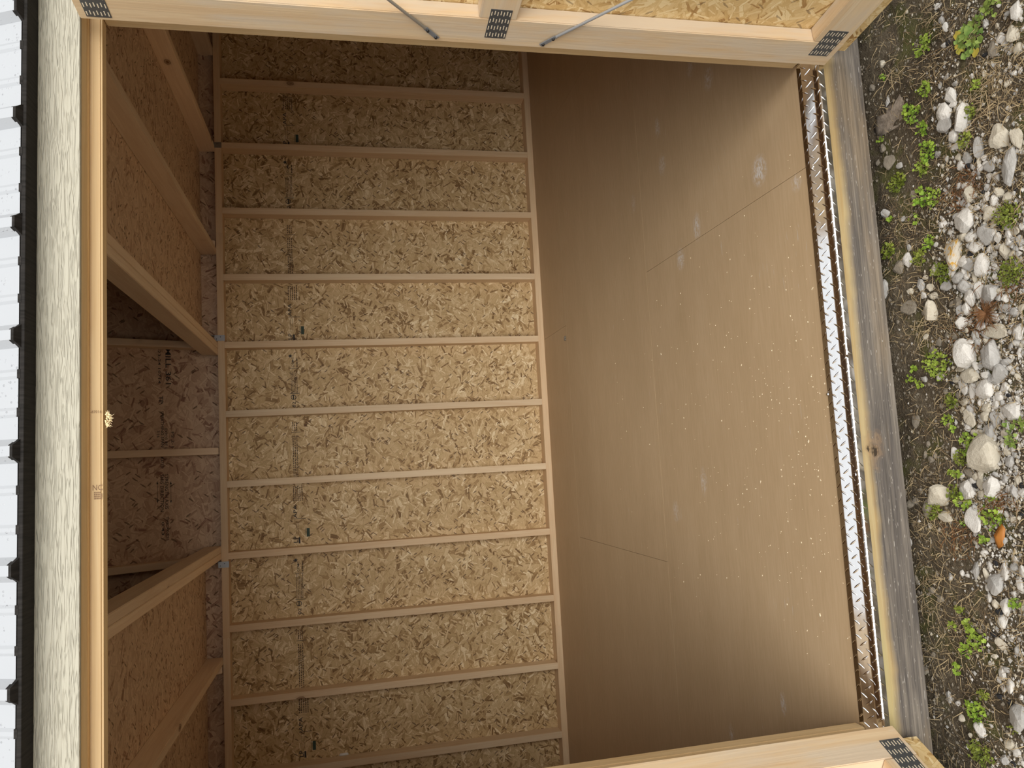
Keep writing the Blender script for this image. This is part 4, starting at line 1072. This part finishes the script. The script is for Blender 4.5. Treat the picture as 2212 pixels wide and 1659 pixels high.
WEEDS = [(Z1, 570, 380, 80, 'leaf', 'bright clover patch near the upper door leaf', 8), (Z1, 1150, 50, 90, 'leaf_dark', 'leafy weed cut by the top edge of the photograph', 12),
 (Z1, 600, 750, 65, 'leaf', 'clover patch left of the cluster of five stones', 8), (Z1, 480, 960, 85, 'leaf', 'clover patch between the bark scrap and the stone cluster', 9),
 (Z1, 580, 1090, 60, 'leaf', 'clover strip below left of the stone cluster', 8), (Z1, 620, 1290, 85, 'leaf', 'clover patch further below the stone cluster', 8), (Z1, 560, 1440, 60, 'leaf', 'small clover tuft above the dark moss tuft', 8),
 (Z1, 240, 655, 22, 'leaf', 'tiny lone sprout close to the rim board under the upper door', 7), (Z1, 1060, 720, 45, 'leaf', 'small clover tuft above right of the stone cluster', 8), (Z1, 350, 1560, 80, 'leaf_moss', 'dark green fine moss tuft near the rim board', 6),
 (Z1, 210, 1185, 32, 'leaf', 'small sprout at the foot of the bark scrap', 8), (Z1, 1000, 960, 60, 'leaf_moss', 'moss behind the largest block of the stone cluster', 6), (Z1, 950, 1200, 60, 'leaf_moss', 'moss below the largest block of the stone cluster', 6),
 (Z2, 570, 90, 85, 'leaf', 'clover patch above the big triangular stone, nearer the shed', 9), (Z2, 660, 110, 70, 'leaf', 'clover patch above left of the big triangular stone', 8), (Z2, 300, 275, 36, 'leaf', 'small clover sprout beside the rim board at a grey stone', 9),
 (Z2, 510, 290, 38, 'leaf', 'small clover left of the small white stone', 8), (Z2, 630, 490, 55, 'leaf', 'clover left of the orange-stained stone', 8), (Z2, 555, 610, 65, 'leaf_moss', 'fine green tuft left below the orange-stained stone', 7), (Z2, 730, 750, 85, 'leaf_moss', 'mossy cushion below the orange-stained stone', 6),
 (Z2, 1310, 260, 110, 'leaf_moss', 'pale mossy patch at the right edge above the gravel', 6), (Z2, 1330, 750, 110, 'leaf_moss', 'mossy patch at the right edge above the brown rosette', 6), (Z2, 300, 560, 70, 'leaf_moss', 'dark moss in the shade of the rim board', 6),
 (Z2, 690, 1540, 110, 'leaf', 'clover patch left of the big white angular block', 8), (Z2, 510, 1575, 36, 'leaf', 'pair of heart-shaped leaves close to the rim board', 9),
 (Z3, 480, 70, 28, 'leaf', 'small sprout by the rim board, uppermost of two', 9), (Z3, 540, 120, 28, 'leaf', 'small sprout by the rim board, lower of two', 9), (Z3, 800, 260, 65, 'leaf_moss', 'reddish green moss left of the densest gravel', 6),
 (Z3, 785, 420, 48, 'leaf', 'lone green tuft on bare soil left of the gravel', 8), (Z3, 830, 500, 24, 'leaf', 'tiny sprout on bare soil above the largest slab', 8), (Z3, 960, 640, 95, 'leaf', 'clover patch on the upper left of the largest slab', 9), (Z3, 905, 750, 55, 'leaf_moss', 'moss at the left edge of the largest slab', 6),
 (Z3, 870, 865, 48, 'leaf', 'green sprout below left of the largest slab', 10), (Z3, 860, 1040, 60, 'leaf_moss', 'yellowish moss beside the white pointed stone', 7), (Z3, 950, 1120, 65, 'leaf', 'pale lobed weed below the white pointed stone', 10),
 (Z3, 1170, 1260, 95, 'leaf', 'bright green crinkled weed next to the orange dead leaf', 11), (Z3, 1105, 1455, 42, 'leaf', 'pale lobed sprout left of the orange dead leaf', 11), (Z3, 1180, 1075, 38, 'leaf', 'sprout touching the white square-ended stone', 9),
 (Z3, 700, 1190, 70, 'leaf_moss', 'moss on the speckled half-buried stone', 5), (Z3, 1310, 480, 48, 'leaf_dark', 'round-leaved weed below the white lumpy stone', 10), (Z3, 1400, 470, 60, 'leaf_dark', 'round-leaved weed at the right edge below the white lumpy stone', 10), (Z3, 1350, 600, 60, 'leaf_dark', 'dark round-leaved weed above the small white pebble', 9),
 (Z3, 940, 1290, 28, 'leaf', 'yellow-green sprout left of the stone under the bright weed', 8),
 (Z4, 880, 545, 55, 'leaf', 'uppermost bright clump of the large clover by the lower door leaf', 11), (Z4, 950, 650, 75, 'leaf', 'middle bright clump of the large clover by the lower door leaf', 11), (Z4, 875, 735, 55, 'leaf', 'lowest bright clump of the large clover by the lower door leaf', 11), (Z4, 765, 550, 38, 'leaf', 'bright clump of clover nearest the rim board', 11),
 (Z4, 805, 885, 42, 'leaf', 'small sprout below the large clover', 10), (Z4, 950, 1220, 80, 'leaf', 'clover above the white folded stone', 8), (Z4, 1255, 370, 45, 'leaf', 'small weed at the right edge beside the lower gravel strip', 8), (Z4, 1240, 1345, 42, 'leaf_moss', 'moss beside the large flat grey stone', 7),
 (Z4, 1000, 1540, 90, 'leaf_moss', 'dull moss at the bottom edge beside the lower door leaf', 6), (Z4, 820, 420, 36, 'leaf_moss', 'dull tuft above the large clover', 7), (Z4, 1010, 1080, 42, 'leaf_moss', 'dull tuft above the clover by the folded stone', 6)]
for Z, x, y, r_, mk, lab, lp in WEEDS: weed(Z, x, y, r_, mk, lab, lp)
weed(Z1, 990, 330, 135, 'leaf_dark', 'mallow-like weed with the largest round leaves, some yellowing', 20, 1.6, True)

# brown rosette
c = onz(*zp(Z2, 1105, 1095, 1)[:2], GZ); c.z = gh(c.x, c.y); k_ = px_scale(c)
vs_, fs_ = [], []
for q in range(130):
    a = rs.uniform(0, math.tau); L = rs.uniform(0.35, 1.0) * 190 / 3.95 / k_ * (1.25 if rs.random() < 0.2 else 1); w_ = rs.uniform(0.0006, 0.0013); b = len(vs_); up = rs.uniform(0.15, 0.6); bend = rs.uniform(-.4, .4)
    for e in range(5):
        t = e / 4; aa = a + bend * t; x, y = math.cos(aa) * L * t, math.sin(aa) * L * t; z = 0.004 + up * L * (t - t * t) + 0.006 * t; ww = w_ * (1 - 0.75 * t)
        vs_ += [(x - math.sin(aa) * ww, y + math.cos(aa) * ww, z), (x + math.sin(aa) * ww, y - math.cos(aa) * ww, z)]
    for e in range(4): fs_.append((b + 2 * e, b + 2 * e + 1, b + 2 * e + 3, b + 2 * e + 2))
me = bpy.data.meshes.new('grass_rosette'); me.from_pydata(vs_, [], fs_); me.update()
o = link('grass_rosette', me, M['rust']); o.location = c; tag(o, 'reddish brown grass rosette spreading spiky blades among the stones', 'plant')

# dead leaf and bark scrap
def crumple(name, outline_px, mat, lift, seed):
    pts = [onz(px, py, GZ) for px, py in outline_px]; cc = sum(pts, Vector()) / len(pts); cc.z = gh(cc.x, cc.y)
    bm = bmesh.new(); ctr = bm.verts.new((0, 0, lift)); rings = []
    for f_ in (0.35, 0.7, 1.0):
        rings.append([bm.verts.new(((p_.x - cc.x) * f_, (p_.y - cc.y) * f_, max(0.002, lift * (1 - f_ * 0.7) + 0.010 * noise.noise(Vector(((p_.x) * 40 * f_, p_.y * 40, seed)))))) for p_ in pts])
    n = len(pts)
    for q in range(n):
        bm.faces.new([ctr, rings[0][q], rings[0][(q + 1) % n]])
        for a, b in zip(rings[:-1], rings[1:]): bm.faces.new([a[q], b[q], b[(q + 1) % n], a[(q + 1) % n]])
    bmesh.ops.recalc_face_normals(bm, faces=bm.faces)
    o = link(name, bm_mesh(bm, name, True), mat); o.location = cc
    md = o.modifiers.new('thickness', 'SOLIDIFY'); md.thickness = 0.002
    return o
def zpl(Z, pts): return [(1850 + x / Z[1], Z[0] + y / Z[1]) for x, y in pts]
o = crumple('dead_leaf', zpl(Z3, [(1255, 1310), (1280, 1350), (1275, 1440), (1260, 1500), (1225, 1520), (1205, 1470), (1200, 1400), (1220, 1340)]), M['dead'], 0.012, 5)
tag(o, 'curled orange-brown dead leaf beside the bright crinkled weed', 'leaf')
o = crumple('bark_scrap', zpl(Z1, [(415, 710), (440, 800), (440, 920), (400, 1010), (350, 1080), (240, 1140), (160, 1180), (120, 1080), (140, 1010), (200, 1000), (240, 960), (230, 900), (320, 880), (370, 780)]), M['bark'], 0.010, 9)
tag(o, 'crumpled grey-brown scrap of bark lying by the rim board', 'bark')
